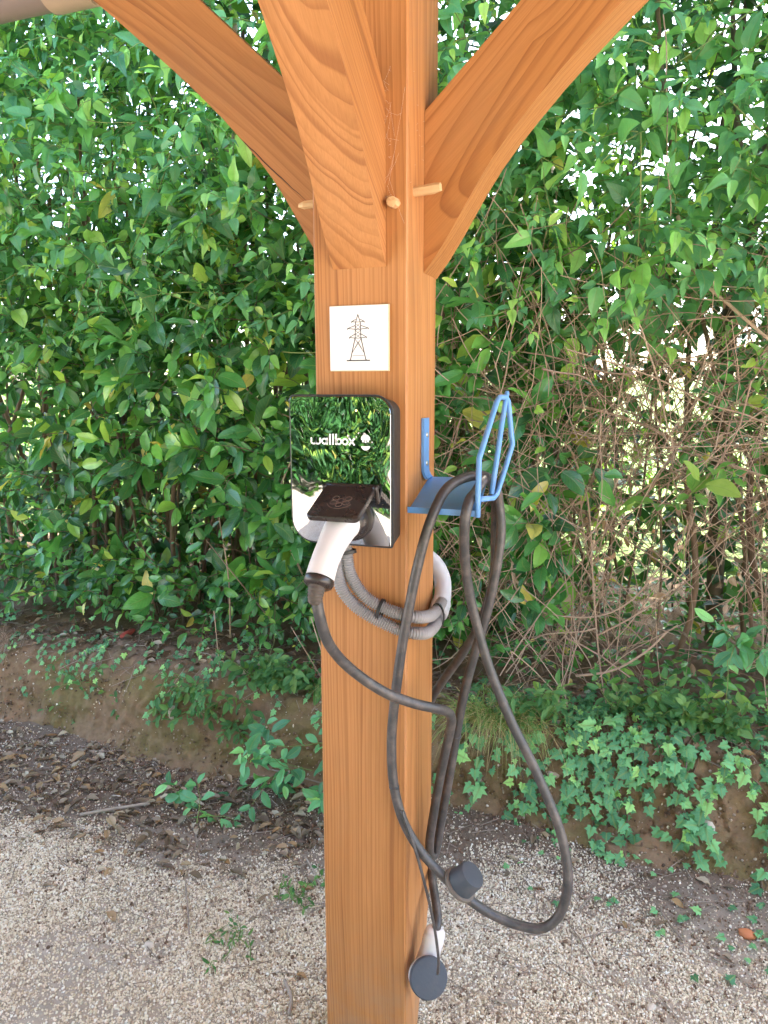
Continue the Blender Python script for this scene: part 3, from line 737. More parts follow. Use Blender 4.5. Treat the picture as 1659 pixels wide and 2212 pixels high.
deep = joined('hedge_interior', 'far', P, M, sz, rng.integers(0, NVAR, len(P)), M_deep, None)
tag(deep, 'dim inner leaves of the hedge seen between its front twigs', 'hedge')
st = MB()
for _ in range(260):
    x = rng.uniform(-3.2, 2.0); y = rng.uniform(1.6, 2.4)
    if x > .15 and rng.random() < .65: continue
    st.tube(spline(trunk_path(x, y, .35, rng.uniform(1.2, 3.4), rng.normal(0, .25), .06), .12), rng.choice([.003, .005, .008, .012]), 5, False, rng.random())
o = ob('hedge_stems', st.mesh('hedge_stems', M_stem)); tag(o, 'thin brown stems standing inside the hedge behind the leaves', 'stems', kind='stuff')
L = Leaves()
for _ in range(24000):
    c = rng.uniform(-6, 6); zz = rng.uniform(.42, 5.6); yy = 3.1 + rng.random() * 2.0
    if lf(c, zz, 61, 1.6) < .35: continue
    L.add((c, yy, zz), (rng.normal(), rng.normal() * .6, rng.normal() * .6 - .3), (rng.normal(0, .5), -.3, .9), rng.uniform(.07, .13))
P, M, sz = L.arr()
o = joined('background_foliage', 'far', P, M, sz, rng.integers(0, NVAR, len(P)), M_back, None)
tag(o, 'sunlit yellow green foliage glimpsed through gaps in the hedge', 'foliage')

# trees added behind; crowns above the view keep sun off hedge and post
def added_shade_tree(x, y, h, label):
    root = thing('added_shade_tree', label, 'tree', (x, y, .4)); m = MB(); pth = spline(trunk_path(x, y, .3, h, R_(-.3, .3), .12), .1)
    m.tube(pth, np.linspace(.13, .07, len(pth)), 10)
    ob('trunk', m.mesh('trunk', M_trunk), root)
    for k in range(7):
        a = k * .9 + R_(0, .6); b = np.array(pth[-1]) * (1, 1, 1) - (0, 0, R_(0, 1.4)); e = b + (math.cos(a) * 1.7, math.sin(a) * 1.2, R_(.5, 1.6)); q = spline([b, (b + e) / 2 + (0, 0, .25), e], .1)
        ob('limb', mesh_np('limb', *tube(q, np.linspace(.06, .02, len(q)), 7), M_trunk), root)
    L = Leaves()
    for _ in range(11000):
        d = rng.normal(0, 1, 3); d = d / np.linalg.norm(d) * rng.random() ** .45; p = np.array((x, y, h + .9)) + d * (2.5, 1.8, 2.4)
        if fbm(p * .9, 2) < .33 or p[2] < 4.6: continue
        L.add(p, rng.normal(0, 1, 3) - (0, 0, .3), (rng.normal(0, .4), rng.normal(0, .4), .9), R_(.14, .24))
    P, M, sz = L.arr(); joined('crown', 'far', P, M, sz, rng.integers(0, NVAR, len(P)), M_back, root)
R_ = lambda a, b: rng.uniform(a, b)
added_shade_tree(-3.4, 5.0, 6.6, 'tall tree added behind the hedge so its crown shades the left end')
added_shade_tree(-.6, 5.3, 6.9, 'tall tree added behind the middle of the hedge to keep the sun off the post')
added_shade_tree(2.3, 5.1, 6.8, 'tall tree added behind the hedge so its crown shades the right end')

# trees across the drive behind the photographer: they show in the charger's mirror face
L = Leaves()
for _ in range(46000):
    c = rng.uniform(-7, 7); zz = rng.uniform(0, 1) ** .9 * 4.4; yy = -8.6 - rng.random() * 2.4 + .9 * (lf(c, zz, 71, .7) - .5) * 2 - .12 * zz
    if lf(c, zz, 77, 1.1) < .30 and zz > 3.5: continue
    L.add((c, yy, zz), (rng.normal(), rng.normal() * .6, rng.normal() * .6 - .3), (rng.normal(0, .5), .5, .8), rng.uniform(.10, .20))
for _ in range(9000):
    L.add((rng.uniform(-9, 9), rng.uniform(-12.4, -11.2), rng.uniform(0, 4.6)), (rng.normal(), rng.normal() * .6, rng.normal() * .6 - .3), (rng.normal(0, .5), .5, .8), rng.uniform(.30, .46))
P, M, sz = L.arr()
o = joined('opposite_hedge', 'far', P, M, sz, rng.integers(0, NVAR, len(P)), M_opp, None)
tag(o, 'tall green hedge across the sunlit drive mirrored in the charger', 'hedge')

# ------------------------------------------------------------------ carport
carport = thing('timber_carport', 'orange stained timber carport with its post and three curved braces in the middle', 'carport', (0, 0, 0))
# post: grain along Z; its right rear arris is waney near the ground
rings = []
for z in np.r_[-.12, np.linspace(0, .46, 14), 1.0, 1.6, 2.45]:
    wv = float(np.interp(z, [-.1, 0, .113, .228, .36, .46], [.10, .135, .098, .052, .016, .003]))
    c = .0035; h = .09
    rings.append([(-h + c, -h, z), (h - c, -h, z), (h, -h + c, z), (h, h - max(wv, c), z), (h - max(wv * .28, c), h, z), (-h + c, h, z), (-h, h - c, z), (-h, -h + c, z)])
post_m = wood('post_wood', (-.30, -.12), (.012, .004), 120., 1.3, .97, warp=.5, foot=True)
ob('post', bm_mesh('post', loft(rings), post_m), carport)

PD = np.array([(-.05, 1.60), (0, 1.704), (.025, 1.736), (.05, 1.774), (.075, 1.815), (.10, 1.856), (.125, 1.893), (.155, 1.931), (.19, 1.970), (.235, 2.018), (.285, 2.066), (.34, 2.116), (.40, 2.168), (.47, 2.228), (.54, 2.286), (.62, 2.352), (.72, 2.438)])
SL = math.tan(R(42.5))
def brace(name, width, place, mat):
    """profile in (d, z): arched underside, straight top; built with the grain along local Z"""
    low = PD[1:]; top = [(.72, 1.982 + SL * .72), (0, 1.982)]
    prof_ = np.array(list(low) + top); th = R(42.5)
    c0 = np.array([.25, 2.05]); q = prof_ - c0
    along = q @ np.array([math.cos(th), math.sin(th)]); across = q @ np.array([-math.sin(th), math.cos(th)])
    bm = bmesh.new(); vv = []
    for s in (-1, 1): vv.append([bm.verts.new((a, s * width / 2, b)) for b, a in zip(along, across)])
    n = len(prof_); bm.faces.new(vv[0]); bm.faces.new(vv[1][::-1])
    for i in range(n): bm.faces.new((vv[0][i], vv[1][i], vv[1][(i + 1) % n], vv[0][(i + 1) % n]))
    sharp = [e for e in bm.edges if len(e.link_faces) == 2 and e.calc_face_angle() > R(25)]
    bmesh.ops.bevel(bm, geom=sharp, offset=.003, segments=2, profile=.5, affect='EDGES')
    me = bm_mesh(name, bm, mat, True, 28)
    o = bpy.data.objects.new(name, me); link(o, carport)
    # local z = along, local x = across, local y = width
    U = Vector((place[0][0] * math.cos(th), place[0][1] * math.cos(th), math.sin(th)))
    A = Vector((-place[0][0] * math.sin(th), -place[0][1] * math.sin(th), math.cos(th)))
    Wd = U.cross(A)
    o.matrix_basis = Matrix(((A.x, Wd.x, U.x, place[1][0] + place[0][0] * .25), (A.y, Wd.y, U.y, place[1][1] + place[0][1] * .25), (A.z, Wd.z, U.z, 2.05), (0, 0, 0, 1)))
    return o
brace('brace', .101, ((0, -1), (0, -.0905)), wood('front_brace_wood', (.12, -.07), (.10, .02), 120., 4.1, .95))
brace('brace', .088, ((1, 0), (.0905, .048)), wood('right_brace_wood', (-.02, .13), (.05, .10), 95., 7.7, .95))
brace('brace', .088, ((-1, 0), (-.0905, .048)), wood('left_brace_wood', (.25, .30), (.02, .02), 100., 2.2, .86, crack=(-.018, -.30, .14, .010)))

def peg(a, b, r0, r1=None, flats=9):
    ring = tube([a, tuple(np.array(a) + (np.array(b) - np.array(a)) * .8), b], [r0, r0, r1 or r0 * .9], flats)
    V, F = ring; V = V + rng.normal(0, .0005, V.shape)
    ob('peg', mesh_np('peg', V, F, M_peg, False), carport)
peg((.080, -.055, 1.832), (.138, -.056, 1.836), .0085)           # right face, holds the front brace
peg((-.080, -.055, 1.829), (-.134, -.054, 1.827), .0075, .0035)    # left face, tapered tip
peg((.066, -.07, 1.809), (.068, -.113, 1.806), .0095)             # front face, holds the side braces
# plate, tie beam, rafters and roof boards above
wp_ = wood('beam_wood', (.2, .2), (.02, .02), 90., 5.5)
def beam(name, lo, hi, axis_, mat=wp_):
    """box with grain along axis_"""
    lo = np.array(lo); hi = np.array(hi); c = (lo + hi) / 2; h = (hi - lo) / 2
    if axis_ == 'x': o = ob(name, bm_mesh(name, box_bm((-h[2], -h[1], -h[0]), (h[2], h[1], h[0]), .004), mat), carport, False); o.rotation_euler = (0, R(90), 0)
    elif axis_ == 'y': o = ob(name, bm_mesh(name, box_bm((-h[0], -h[2], -h[1]), (h[0], h[2], h[1]), .004), mat), carport, False); o.rotation_euler = (R(90), 0, 0)
    o.location = c; return o
beam('wall_plate', (-2.6, -.08, 2.452), (2.6, .08, 2.63), 'x')
beam('tie_beam', (-.08, -4.6, 2.452), (.08, -.083, 2.63), 'y')
for k in range(6): beam('rafter', (-2.5 + k - .035, -4.7, 2.634), (-2.5 + k + .035, .42, 2.73), 'y')
ob('roof', bm_mesh('roof', box_bm((-2.7, -4.75, 2.734), (2.7, .50, 2.765)), M_rooftile), carport)
# gutter along the eave with a joint sleeve
def half_round(x0, x1, r, thick, y=.56, z=2.652, n=18):
    a = np.linspace(math.pi, 2 * math.pi, n); O = np.stack([np.cos(a) * r, np.sin(a) * r], -1); I = np.stack([np.cos(a) * (r - thick), np.sin(a) * (r - thick)], -1)[::-1]
    P = np.vstack([O, I]); fall = lambda x: z - .0 * x
    return loft([[(x, y + p[0], fall(x) + p[1]) for p in P] for x in (x0, x1)])
gut = ob('gutter', bm_mesh('gutter', half_round(-2.7, 2.7, .062, .003), M_gutter, True, 40), carport)
ob('gutter_joint', bm_mesh('gutter_joint', half_round(-1.225, -1.075, .071, .008), M_joint, True, 40), gut)

# cobwebs in the corner between post and braces
web = thing('cobweb', 'wispy grey cobweb strung between the post and the right brace', 'cobweb', (.08, -.09, 1.9))
wm = MB()
for _ in range(26):
    a = np.array([rng.uniform(.045, .06), -.093 - rng.random() * .004, rng.uniform(1.80, 2.02)]); b = a + (rng.uniform(.0, .036), rng.uniform(-.002, .0), rng.normal(0, .035))
    if rng.random() < .35: b = np.array([.092, rng.uniform(-.08, .0), a[2] + rng.normal(0, .04)])
    pth = np.linspace(a, b, 5); pth[1:4, 2] -= .006 * rng.random(); wm.tube(pth, .00010, 3, False)
ob('threads', wm.mesh('threads', M_web), web)
web.children[0]['kind'] = 'stuff'

# ------------------------------------------------------------------ ribbons for print and lettering
class Ink:
    def __init__(s): s.b = bmesh.new()
    def poly(s, P, y0, y1):
        f0 = [s.b.verts.new((p[0], y0, p[1])) for p in P]; f1 = [s.b.verts.new((p[0], y1, p[1])) for p in P]; n = len(P)
        s.b.faces.new(f1)
        for i in range(n): s.b.faces.new((f0[i], f0[(i + 1) % n], f1[(i + 1) % n], f1[i]))
    def stroke(s, P, w, y0, y1, closed=False):
        P = np.asarray(P, float); n = len(P)
        T = (np.roll(P, -1, 0) - np.roll(P, 1, 0)) if closed else np.gradient(P, axis=0)
        T /= np.linalg.norm(T, axis=1)[:, None] + 1e-12; Nn = np.stack([-T[:, 1], T[:, 0]], -1) * w / 2
        A, B = P + Nn, P - Nn
        for i in range(n if closed else n - 1):
            j = (i + 1) % n; s.poly([A[i], A[j], B[j], B[i]], y0, y1)
    def ring(s, c, r, w, y0, y1, a0=0, a1=2 * math.pi, n=22, sx=1.):
        a = np.linspace(a0, a1, n); s.stroke(np.stack([c[0] + np.cos(a) * r * sx, c[1] + np.sin(a) * r], -1), w, y0, y1)
    def mesh(s, name, mat): return bm_mesh(name, s.b, mat)

# ------------------------------------------------------------------ pylon tile
sign = thing('pylon_sign', 'small square white tile with a drawn electricity pylon fixed to the post', 'sign', (0, -.09, 1.582))
ob('tile', bm_mesh('tile', box_bm((-.0558, -.0975, 1.5255), (.0558, -.0935, 1.6395), .001), M_tile), sign)
ob('tile_backing', bm_mesh('tile_backing', box_bm((-.0572, -.0936, 1.5243), (.0575, -.0902, 1.6405), .0006), M_tiledge), sign)
ink = Ink()
def pp_(x, y): return ((x - 908) * .0002055, 1.5826 - (y - 470) * .0001905)
def seg(a, b, w=.0011): ink.stroke([pp_(*a), pp_(*b)], w, -.0974, -.0978)
for s in (1, -1):
    m = lambda x: 905 + s * (x - 905)
    seg((905, 252), (m(881), 335), .0014); seg((m(881), 335), (m(878), 465), .0014); seg((m(878), 465), (m(833), 668), .0017); seg((m(833), 668), (m(812), 678), .0014)
    for tx, ty, rt, rb in ((845, 318, 298, 322), (806, 380, 352, 388), (823, 462, 428, 470)):
        seg((m(tx), ty), (m(884), rt), .0013); seg((m(tx), ty), (m(884), rb), .0013); seg((m(tx), ty), (m(tx), ty + 12), .0012)
    for k in range(4): seg((m(882), 335 + k * 33), (m(928), 335 + (k + 1) * 33), .0007)
    seg((m(880), 480), (m(968), 615), .0008); seg((905, 500), (m(862), 585), .0007)
seg((797, 676), (1017, 676), .0022); seg((852, 632), (958, 632), .0009); seg((884, 388), (926, 388), .001); seg((880, 470), (930, 470), .001); seg((888, 322), (922, 322), .001)
ob('pylon_drawing', ink.mesh('pylon_drawing', M_ink), sign)

# ------------------------------------------------------------------ charger
CX, CZ = -.0085, 1.3505; HW, HH = .0985, .1335
charger = thing('wall_charger', 'black wall charger with a mirror glossy front fixed to the timber post', 'charger', (CX, -.09, CZ))
def rrect(ins=0., n=9):
    x0, x1, z0, z1 = -HW + ins, HW - ins, -HH + ins, HH - ins; P = []
    for (cx, cz, r_, a0) in ((x1, z0, .006, -90), (x1, z1, .034, 0), (x0, z1, .010, 90), (x0, z0, .046, 180)):
        r_ = max(.002, r_ - ins); sx = 1 if cx > 0 else -1; sz_ = 1 if cz > 0 else -1
        for a in np.linspace(R(a0), R(a0 + 90), n): P.append((CX + cx - sx * r_ + math.cos(a) * r_, CZ + cz - sz_ * r_ + math.sin(a) * r_))
    return P
bodyrings = [[(p[0], y, p[1]) for p in rrect(i)] for y, i in ((-.0903, .013), (-.100, .010), (-.152, .0035), (-.160, .0012), (-.1640, .0), (-.1662, .0008), (-.1668, .0030))]
ob('case', bm_mesh('case', loft(bodyrings), M_case, True, 35), charger)
fr = [[(p[0], y, p[1]) for p in rrect(i)] for y, i in ((-.1660, .0036), (-.1678, .0036), (-.1686, .0044))]
ob('front_panel', bm_mesh('front_panel', loft(fr), M_mirror, True, 35), charger)
YF0, YF1 = -.1684, -.1691
word = Ink(); wd = .0026; r_ = .0053; zb = 1.3965; zc = zb + r_
x = -.0625
def st_(P, w=wd): word.stroke(P, w, YF0, YF1)
for k in (0, 1):                                           # w: two round bowls
    a = np.linspace(R(180), R(360), 13); c = x + .0038 + k * .0076
    st_([(c - .0038, zb + .0108)] + [(c + math.cos(t_) * .0038, zb + .0042 + math.sin(t_) * .0030) for t_ in a] + [(c + .0038, zb + .0108)], .0024)
x += .0152 + .0072
word.ring((x, zc), .0040, wd, YF0, YF1); st_([(x + .0045, zb), (x + .0045, zb + .0108)]); x += .0095                       # a
for _ in (0, 1): st_([(x, zb), (x, zb + .0172)]); x += .0052                                                                  # l l
st_([(x, zb), (x, zb + .0172)]); word.ring((x + .0046, zc), .0040, wd, YF0, YF1); x += .0152                                  # b
word.ring((x, zc), .0042, wd, YF0, YF1); x += .0066                                                                          # o
st_([(x, zb), (x + .0092, zb + .0108)]); st_([(x + .0092, zb), (x, zb + .0108)])                                              # x
for v_ in word.b.verts: v_.co.x = -.0625 + (v_.co.x + .0625) * 1.125; v_.co.z = zb + (v_.co.z - zb) * 1.125
ob('wordmark', word.mesh('wordmark', M_logo), charger)
em = Ink(); ex = .0405
a = np.linspace(0, math.pi, 13)
em.poly([(ex + .0083, 1.4062)] + [(ex + math.cos(t_) * .0083, 1.4090 + math.sin(t_) * .0066) for t_ in a] + [(ex - .0083, 1.4062)], YF0, YF1)
for dx in (-.0046, 0, .0046): em.stroke([(ex + dx, 1.4066), (ex + dx, 1.4015 + abs(dx) * .2)], .0030, YF0, YF1 - .0001)
em.poly([(ex + math.cos(t_) * .0083, 1.3955 - math.sin(t_) * .0072) for t_ in a], YF0, YF1)
for dx in (-.0046, .0046): em.ring((ex + dx, 1.3955), .0016, .0011, YF0, YF1 - .0001, math.pi, 2 * math.pi, 8)
em.stroke([(ex + .0105, 1.4030), (ex + .0135, 1.4030)], .0008, YF0, YF1); em.stroke([(ex + .012, 1.4030), (ex + .012, 1.4012)], .0008, YF0, YF1)
ob('plug_emblem', em.mesh('plug_emblem', M_logo), charger)
bm = bmesh.new(); bmesh.ops.create_uvsphere(bm, u_segments=10, v_segments=6, radius=.0018, matrix=Matrix.Translation((.0235, -.1686, 1.4565)))
ob('glow_dot', bm_mesh('glow_dot', bm, M_glow, True), charger)
# socket collar and its raised flap
bm = loft([[(.014 + math.cos(a) * r_, y, 1.268 + math.sin(a) * r_) for a in np.linspace(0, 2 * math.pi, 32, endpoint=False)] for y, r_ in ((-.1682, .041), (-.1745, .040), (-.176, .037), (-.176, .030))])
ob('socket_collar', bm_mesh('socket_collar', bm, M_dark, True, 35), charger)
def lid_pt(u, v, w):      # u across, v out from the hinge, w up
    o_ = np.array((.0145, -.1745, 1.3265)); vd = unit((0, -.0865, -.0415)); wn_ = np.cross(np.array([1., 0, 0]), -vd); wn_ = wn_ if wn_[2] > 0 else -wn_
    return tuple(o_ + np.array([1., 0, 0]) * u + vd * v + wn_ * w)
def lid_ring(w, ins):
    P = []; hw, ln, r_ = .0475 - ins, .097 - ins, .009
    for (cx, cv, a0) in ((hw - r_, ins + r_, -90), (hw - r_, ln - r_, 0), (-hw + r_, ln - r_, 90), (-hw + r_, ins + r_, 180)):
        for a in np.linspace(R(a0), R(a0 + 90), 6): P.append(lid_pt(cx + math.cos(a) * r_, cv + math.sin(a) * r_, w))
    return P
lid = ob('socket_flap', bm_mesh('socket_flap', loft([lid_ring(w, i) for w, i in ((-.010, .004), (-.009, .001), (-.001, 0), (.0006, .0012), (.0010, .0035))]), M_dark, True, 30), charger)
lm = MB()
for cu, cv in ((0, 0), (-.0115, -.0065), (0, -.0125), (.0115, -.0065), (-.0115, .0065), (.0115, .0065), (0, .0125)):
    if (cu, cv) == (0, -.0125): continue
    a = np.linspace(0, 2 * math.pi, 17); lm.tube([lid_pt(cu + math.cos(t_) * .0058, .048 + cv + math.sin(t_) * .0058, .0011) for t_ in a], .0006, 5, False)
a = np.linspace(R(25), R(155), 18); lm.tube([lid_pt(math.cos(t_) * .024, .048 + math.sin(t_) * .024, .0011) for t_ in a], .0006, 5, False)
ob('embossed_sockets', lm.mesh('embossed_sockets', plain('flap_emboss', (.17, .095, .065), .5, .5)), lid)
hm = MB()
for s in (-1, 1):
    hm.tube(spline([(.0145 + s * .047, -.168, 1.296), (.0145 + s * .049, -.176, 1.318), (.0145 + s * .047, -.182, 1.327)], .004), .0042, 8)
hm.tube(np.linspace((-.036, -.173, 1.325), (.065, -.173, 1.325), 5), .0045, 10)
ob('flap_hinge', hm.mesh('flap_hinge', M_dark), charger)

# ------------------------------------------------------------------ charging cable with both plugs
cable = thing('charging_cable', 'dusty black charging cable looped over the blue hook with a white plug at each end', 'cable', (.2, -.05, .46))
CORD_1 = [(0.0087, -0.305, 1.1819), (0.009, -0.31, 1.1616), (0.0134, -0.31, 1.1309), (0.0166, -0.295, 1.091), (0.0209, -0.27, 1.0563), (0.0333, -0.24, 1.0204), (0.054, -0.21, 0.9862), (0.0796, -0.185, 0.9581), (0.099, -0.165, 0.9413), (0.1263, -0.14, 0.9232), (0.1531, -0.11, 0.9063), (0.1656, -0.08, 0.8897), (0.1702, -0.055, 0.8661), (0.1639, -0.04, 0.8294), (0.1524, -0.03, 0.7785), (0.1361, -0.02, 0.6949), (0.1228, -0.012, 0.6153), (0.1143, -0.005, 0.5564), (0.1122, 0.01, 0.5163), (0.1173, 0.028, 0.509), (0.1226, 0.03, 0.5417), (0.1311, 0.03, 0.6028), (0.1464, 0.025, 0.6932), (0.1611, 0.02, 0.7909), (0.1756, 0.015, 0.8756), (0.1931, 0.015, 0.9564), (0.219, 0.015, 1.0549), (0.2369, 0.015, 1.1494), (0.2431, 0.02, 1.2216), (0.2382, 0.02, 1.2751), (0.2343, 0.0, 1.313), (0.2185, -0.01, 1.331), (0.1956, -0.025, 1.3335), (0.1714, -0.05, 1.3252), (0.1565, -0.075, 1.3091), (0.1449, -0.1, 1.2759), (0.1326, -0.11, 1.2346), (0.1206, -0.115, 1.1836), (0.1095, -0.118, 1.1271), (0.0901, -0.118, 1.0187), (0.0746, -0.115, 0.9056), (0.0682, -0.113, 0.8285), (0.0716, -0.112, 0.7423), (0.0907, -0.112, 0.6681), (0.128, -0.11, 0.6061), (0.1818, -0.1, 0.5476), (0.2167, -0.09, 0.5144), (0.2517, -0.08, 0.488), (0.2911, -0.07, 0.4689), (0.3219, -0.065, 0.4624), (0.3524, -0.06, 0.4619), (0.3776, -0.055, 0.479), (0.3933, -0.05, 0.5094), (0.401, -0.05, 0.5578), (0.3968, -0.045, 0.607), (0.3772, -0.04, 0.6768), (0.3296, -0.035, 0.7792), (0.2831, -0.035, 0.8658), (0.2407, -0.035, 0.9624), (0.2132, -0.04, 1.0527), (0.1994, -0.055, 1.1276), (0.1971, -0.080, 1.1936), (0.2005, -0.098, 1.243), (0.2030, -0.102, 1.274), (0.2065, -0.088, 1.2985), (.211, -.062, 1.3085), (0.2190, -0.03, 1.3275), (0.2272, 0.0, 1.3171), (0.2289, 0.03, 1.2821), (0.2274, 0.045, 1.2158), (0.2239, 0.055, 1.1199), (0.2003, 0.06, 1.0296), (0.1595, 0.075, 0.9503), (0.1035, 0.1, 0.8611), (0.075, 0.112, 0.7993), (0.0604, 0.115, 0.6959), (0.0612, 0.115, 0.5836), (0.0699, 0.112, 0.4969), (0.086, 0.104, 0.4483), (0.1054, 0.05, 0.4304), (0.1244, 0.01, 0.4133), (0.1373, -0.02, 0.3949), (0.1385, -0.034, 0.379)]
pth = spline(CORD_1, .007)
ob('cord', mesh_np('cord', *tube(pth, .0094, 12), M_cord), cable)
def plug_body(name, pts, rad, mat, parent, sides=28):
    P = np.asarray(pts, float); d = np.r_[0, np.cumsum(np.linalg.norm(np.diff(P, axis=0), axis=1))]
    Q = spline(P, .003); s = np.linspace(0, d[-1], len(Q)); r_ = np.interp(s, d, rad)
    return ob(name, mesh_np(name, *tube(Q, r_, sides), mat), parent)
h1 = plug_body('plug_handle', [(.0145, -.186, 1.266), (.0145, -.212, 1.263), (.0145, -.238, 1.251), (.0135, -.262, 1.234), (.0122, -.284, 1.214), (.0110, -.302, 1.190)], [.0285, .029, .0265, .0238, .0232, .0240], M_white, cable)
plug_body('plug_head', [(.0150, -.170, 1.266), (.0150, -.190, 1.266), (.0147, -.204, 1.264)], [.033, .0325, .0305], M_dark, h1, 32)
E1 = unit((-.0012, -.018, -.024)); e0 = np.array((.0110, -.302, 1.190))
plug_body('end_ring', [e0 - E1 * .001, e0 + E1 * .004, e0 + E1 * .010, e0 + E1 * .0145], [.0246, .0252, .0246, .0185], M_dark, h1)
Q = np.array([e0 + E1 * (.010 + .0012 * k) for k in range(26)]); bend = np.linspace(0, 1, 26)[:, None]; Q = Q + bend ** 2 * (np.array((-.002, .012, -.004)))
rr = .0145 - .0040 * bend[:, 0] + .0010 * ((np.arange(26) // 2) % 2)
ob('strain_relief', mesh_np('strain_relief', *tube(Q, rr, 20), plain('relief_rubber', (.085, .065, .052), .6, .3)), h1)
# second plug hanging near the ground with its dark cap
h2 = plug_body('plug_handle', [(.1385, -.034, .384), (.1375, -.0345, .378), (.1340, -.036, .362), (.1290, -.039, .338), (.1235, -.044, .312), (.1215, -.052, .296)], [.014, .0205, .0225, .0215, .0240, .027], M_white, cable)
CAPN = unit((.62, -.86, .58)); CAPC = np.array((.1385, -.088, .3125))
def disc(name, c, n, prof_, mat, parent, sx=1., sides=36):
    n = unit(n); a = unit(np.cross((0, 0, 1.), n)); b = np.cross(n, a)
    rings = [[c + n * h + (a * math.cos(t_) * sx + b * math.sin(t_)) * r_ for t_ in np.linspace(0, 2 * math.pi, sides, endpoint=False)] for h, r_ in prof_]
    return ob(name, bm_mesh(name, loft(rings), mat, True, 32), parent)
disc('plug_head', CAPC, CAPN, ((-.036, .026), (-.030, .034), (-.012, .0375), (-.008, .0375), (-.007, .036)), M_white, h2)
disc('plug_cap', CAPC, CAPN, ((-.0072, .0385), (-.004, .0395), (.0035, .0395), (.0060, .0375), (.0066, .034)), M_capblue, h2)
TET = [(0.0924, -0.123, 0.6925), (0.1091, -0.125, 0.6506), (0.1262, -0.125, 0.6006), (0.1428, -0.115, 0.5197), (0.1562, -0.11, 0.4484), (0.1649, -0.11, 0.385), (.1655, -.112, .362), (.163, -.108, .346)]
ob('cap_tether', mesh_np('cap_tether', *tube(spline(TET, .006), .0031, 8), M_cord), h2)
# spare cap clipped to the loop of cable
CN = unit((.62, -.10, .72)); CB = np.array((.2005, -.0985, .5445))
c1 = disc('spare_cap', CB, CN, ((.000, .033), (.001, .035), (.007, .035), (.008, .033)), M_capbrown, cable, .95)
disc('cap_body', CB, CN, ((.0075, .0300), (.040, .0275), (.044, .0255), (.0448, .022)), M_capblue, c1, .95)
def band(P, i, r_, w=.006):
    tm = MB(); j = np.argmin(np.linalg.norm(P - np.array(i), axis=1)); t_ = unit(P[min(j + 1, len(P) - 1)] - P[j - 1]); tm.tube([P[j] - t_ * w / 2, P[j] + t_ * w / 2], r_, 14); ob('cable_ring', tm.mesh('cable_ring', M_cord), cable)
band(pth, (.1611, .02, .7909), .0110, .004); band(pth, (.0745, -.112, .735), .0101, .004)

# ------------------------------------------------------------------ blue hook
hook = thing('cable_hook', 'blue painted steel cable hook with a wire loop screwed to the side of the post', 'hook', (.092, .0, 1.32))
def ribbon(P, wdir, th=.004):
    """strip swept along P; wdir gives half width vectors"""
    P = np.asarray(P, float); W_ = np.asarray(wdir, float); T = np.gradient(P, axis=0); rings = []
    for p, w, t_ in zip(P, W_, T):
        n = unit(np.cross(w, t_)) * th / 2
        rings.append([p - w - n, p + w - n, p + w + n, p - w + n])
    return loft(rings)
bm = ribbon([(.0935, .012, 1.437), (.0935, .012, 1.40), (.0935, .012, 1.36), (.0937, .014, 1.335), (.0965, .018, 1.3245), (.1005, .020, 1.3205)], [(0, .018, 0)] * 6, .0050)
bmesh.ops.recalc_face_normals(bm, faces=bm.faces[:])
ob('wall_strap', bm_mesh('wall_strap', bm, M_blue), hook)
c4 = np.array([(.0950, .036, 1.3215), (.0940, -.088, 1.2775), (.2215, -.088, 1.2775), (.2125, .036, 1.3235)])
nsh = unit(np.cross(c4[3] - c4[0], c4[0] - c4[1])); nsh = nsh if nsh[2] > 0 else -nsh
bm = loft([c4 - nsh * .004, c4]); bmesh.ops.bevel(bm, geom=bm.edges[:], offset=.0008, segments=1, affect='EDGES')
ob('shelf', bm_mesh('shelf', bm, M_blue), hook)
ob('shelf_lip', bm_mesh('shelf_lip', ribbon([(.0915, -.0895, 1.2745), (.222, -.0895, 1.2745)], [(0, 0, .0055)] * 2, .003), M_blue), hook)
def sqbar(P, h=.0042, closed=False):
    V, F = tube(P, h * 1.3, 4); return V, F
lp = [(.2215, -.0885, 1.268), (.2215, -.0885, 1.30), (.2218, -.0865, 1.3723), (.2300, -.055, 1.421), (.2385, -.0264, 1.4695), (.2415, -.0165, 1.4775), (.2488, .0065, 1.4772), (.2516, .0154, 1.4690), (.2548, .025, 1.428), (.2579, .0353, 1.3887), (.2500, .010, 1.346), (.2409, -.0165, 1.3015), (.2374, -.0295, 1.2950), (.2217, -.0795, 1.2990)]
mb = MB(); mb.tube(np.array(lp), .0052, 8)
ob('wire_loop', mb.mesh('wire_loop', M_blue), hook)
mb = MB(); mb.tube(np.array([(.2350, -.0374, 1.303), (.2395, -.022, 1.36), (.2445, -.004, 1.43), (.2497, .0100, 1.484), (.2500, .0105, 1.4885)]), [.0050, .0050, .0050, .0045, .0030], 8)
ob('loop_strut', mb.mesh('loop_strut', M_blue), hook)
for z in (1.405, 1.350):
    bm = bmesh.new(); bmesh.ops.create_uvsphere(bm, u_segments=12, v_segments=7, radius=.0052, matrix=Matrix.Translation((.0962, .014, z)) @ Matrix.Diagonal((.45, 1, 1, 1)))
    ob('screw', bm_mesh('screw', bm, M_steel, True), hook)

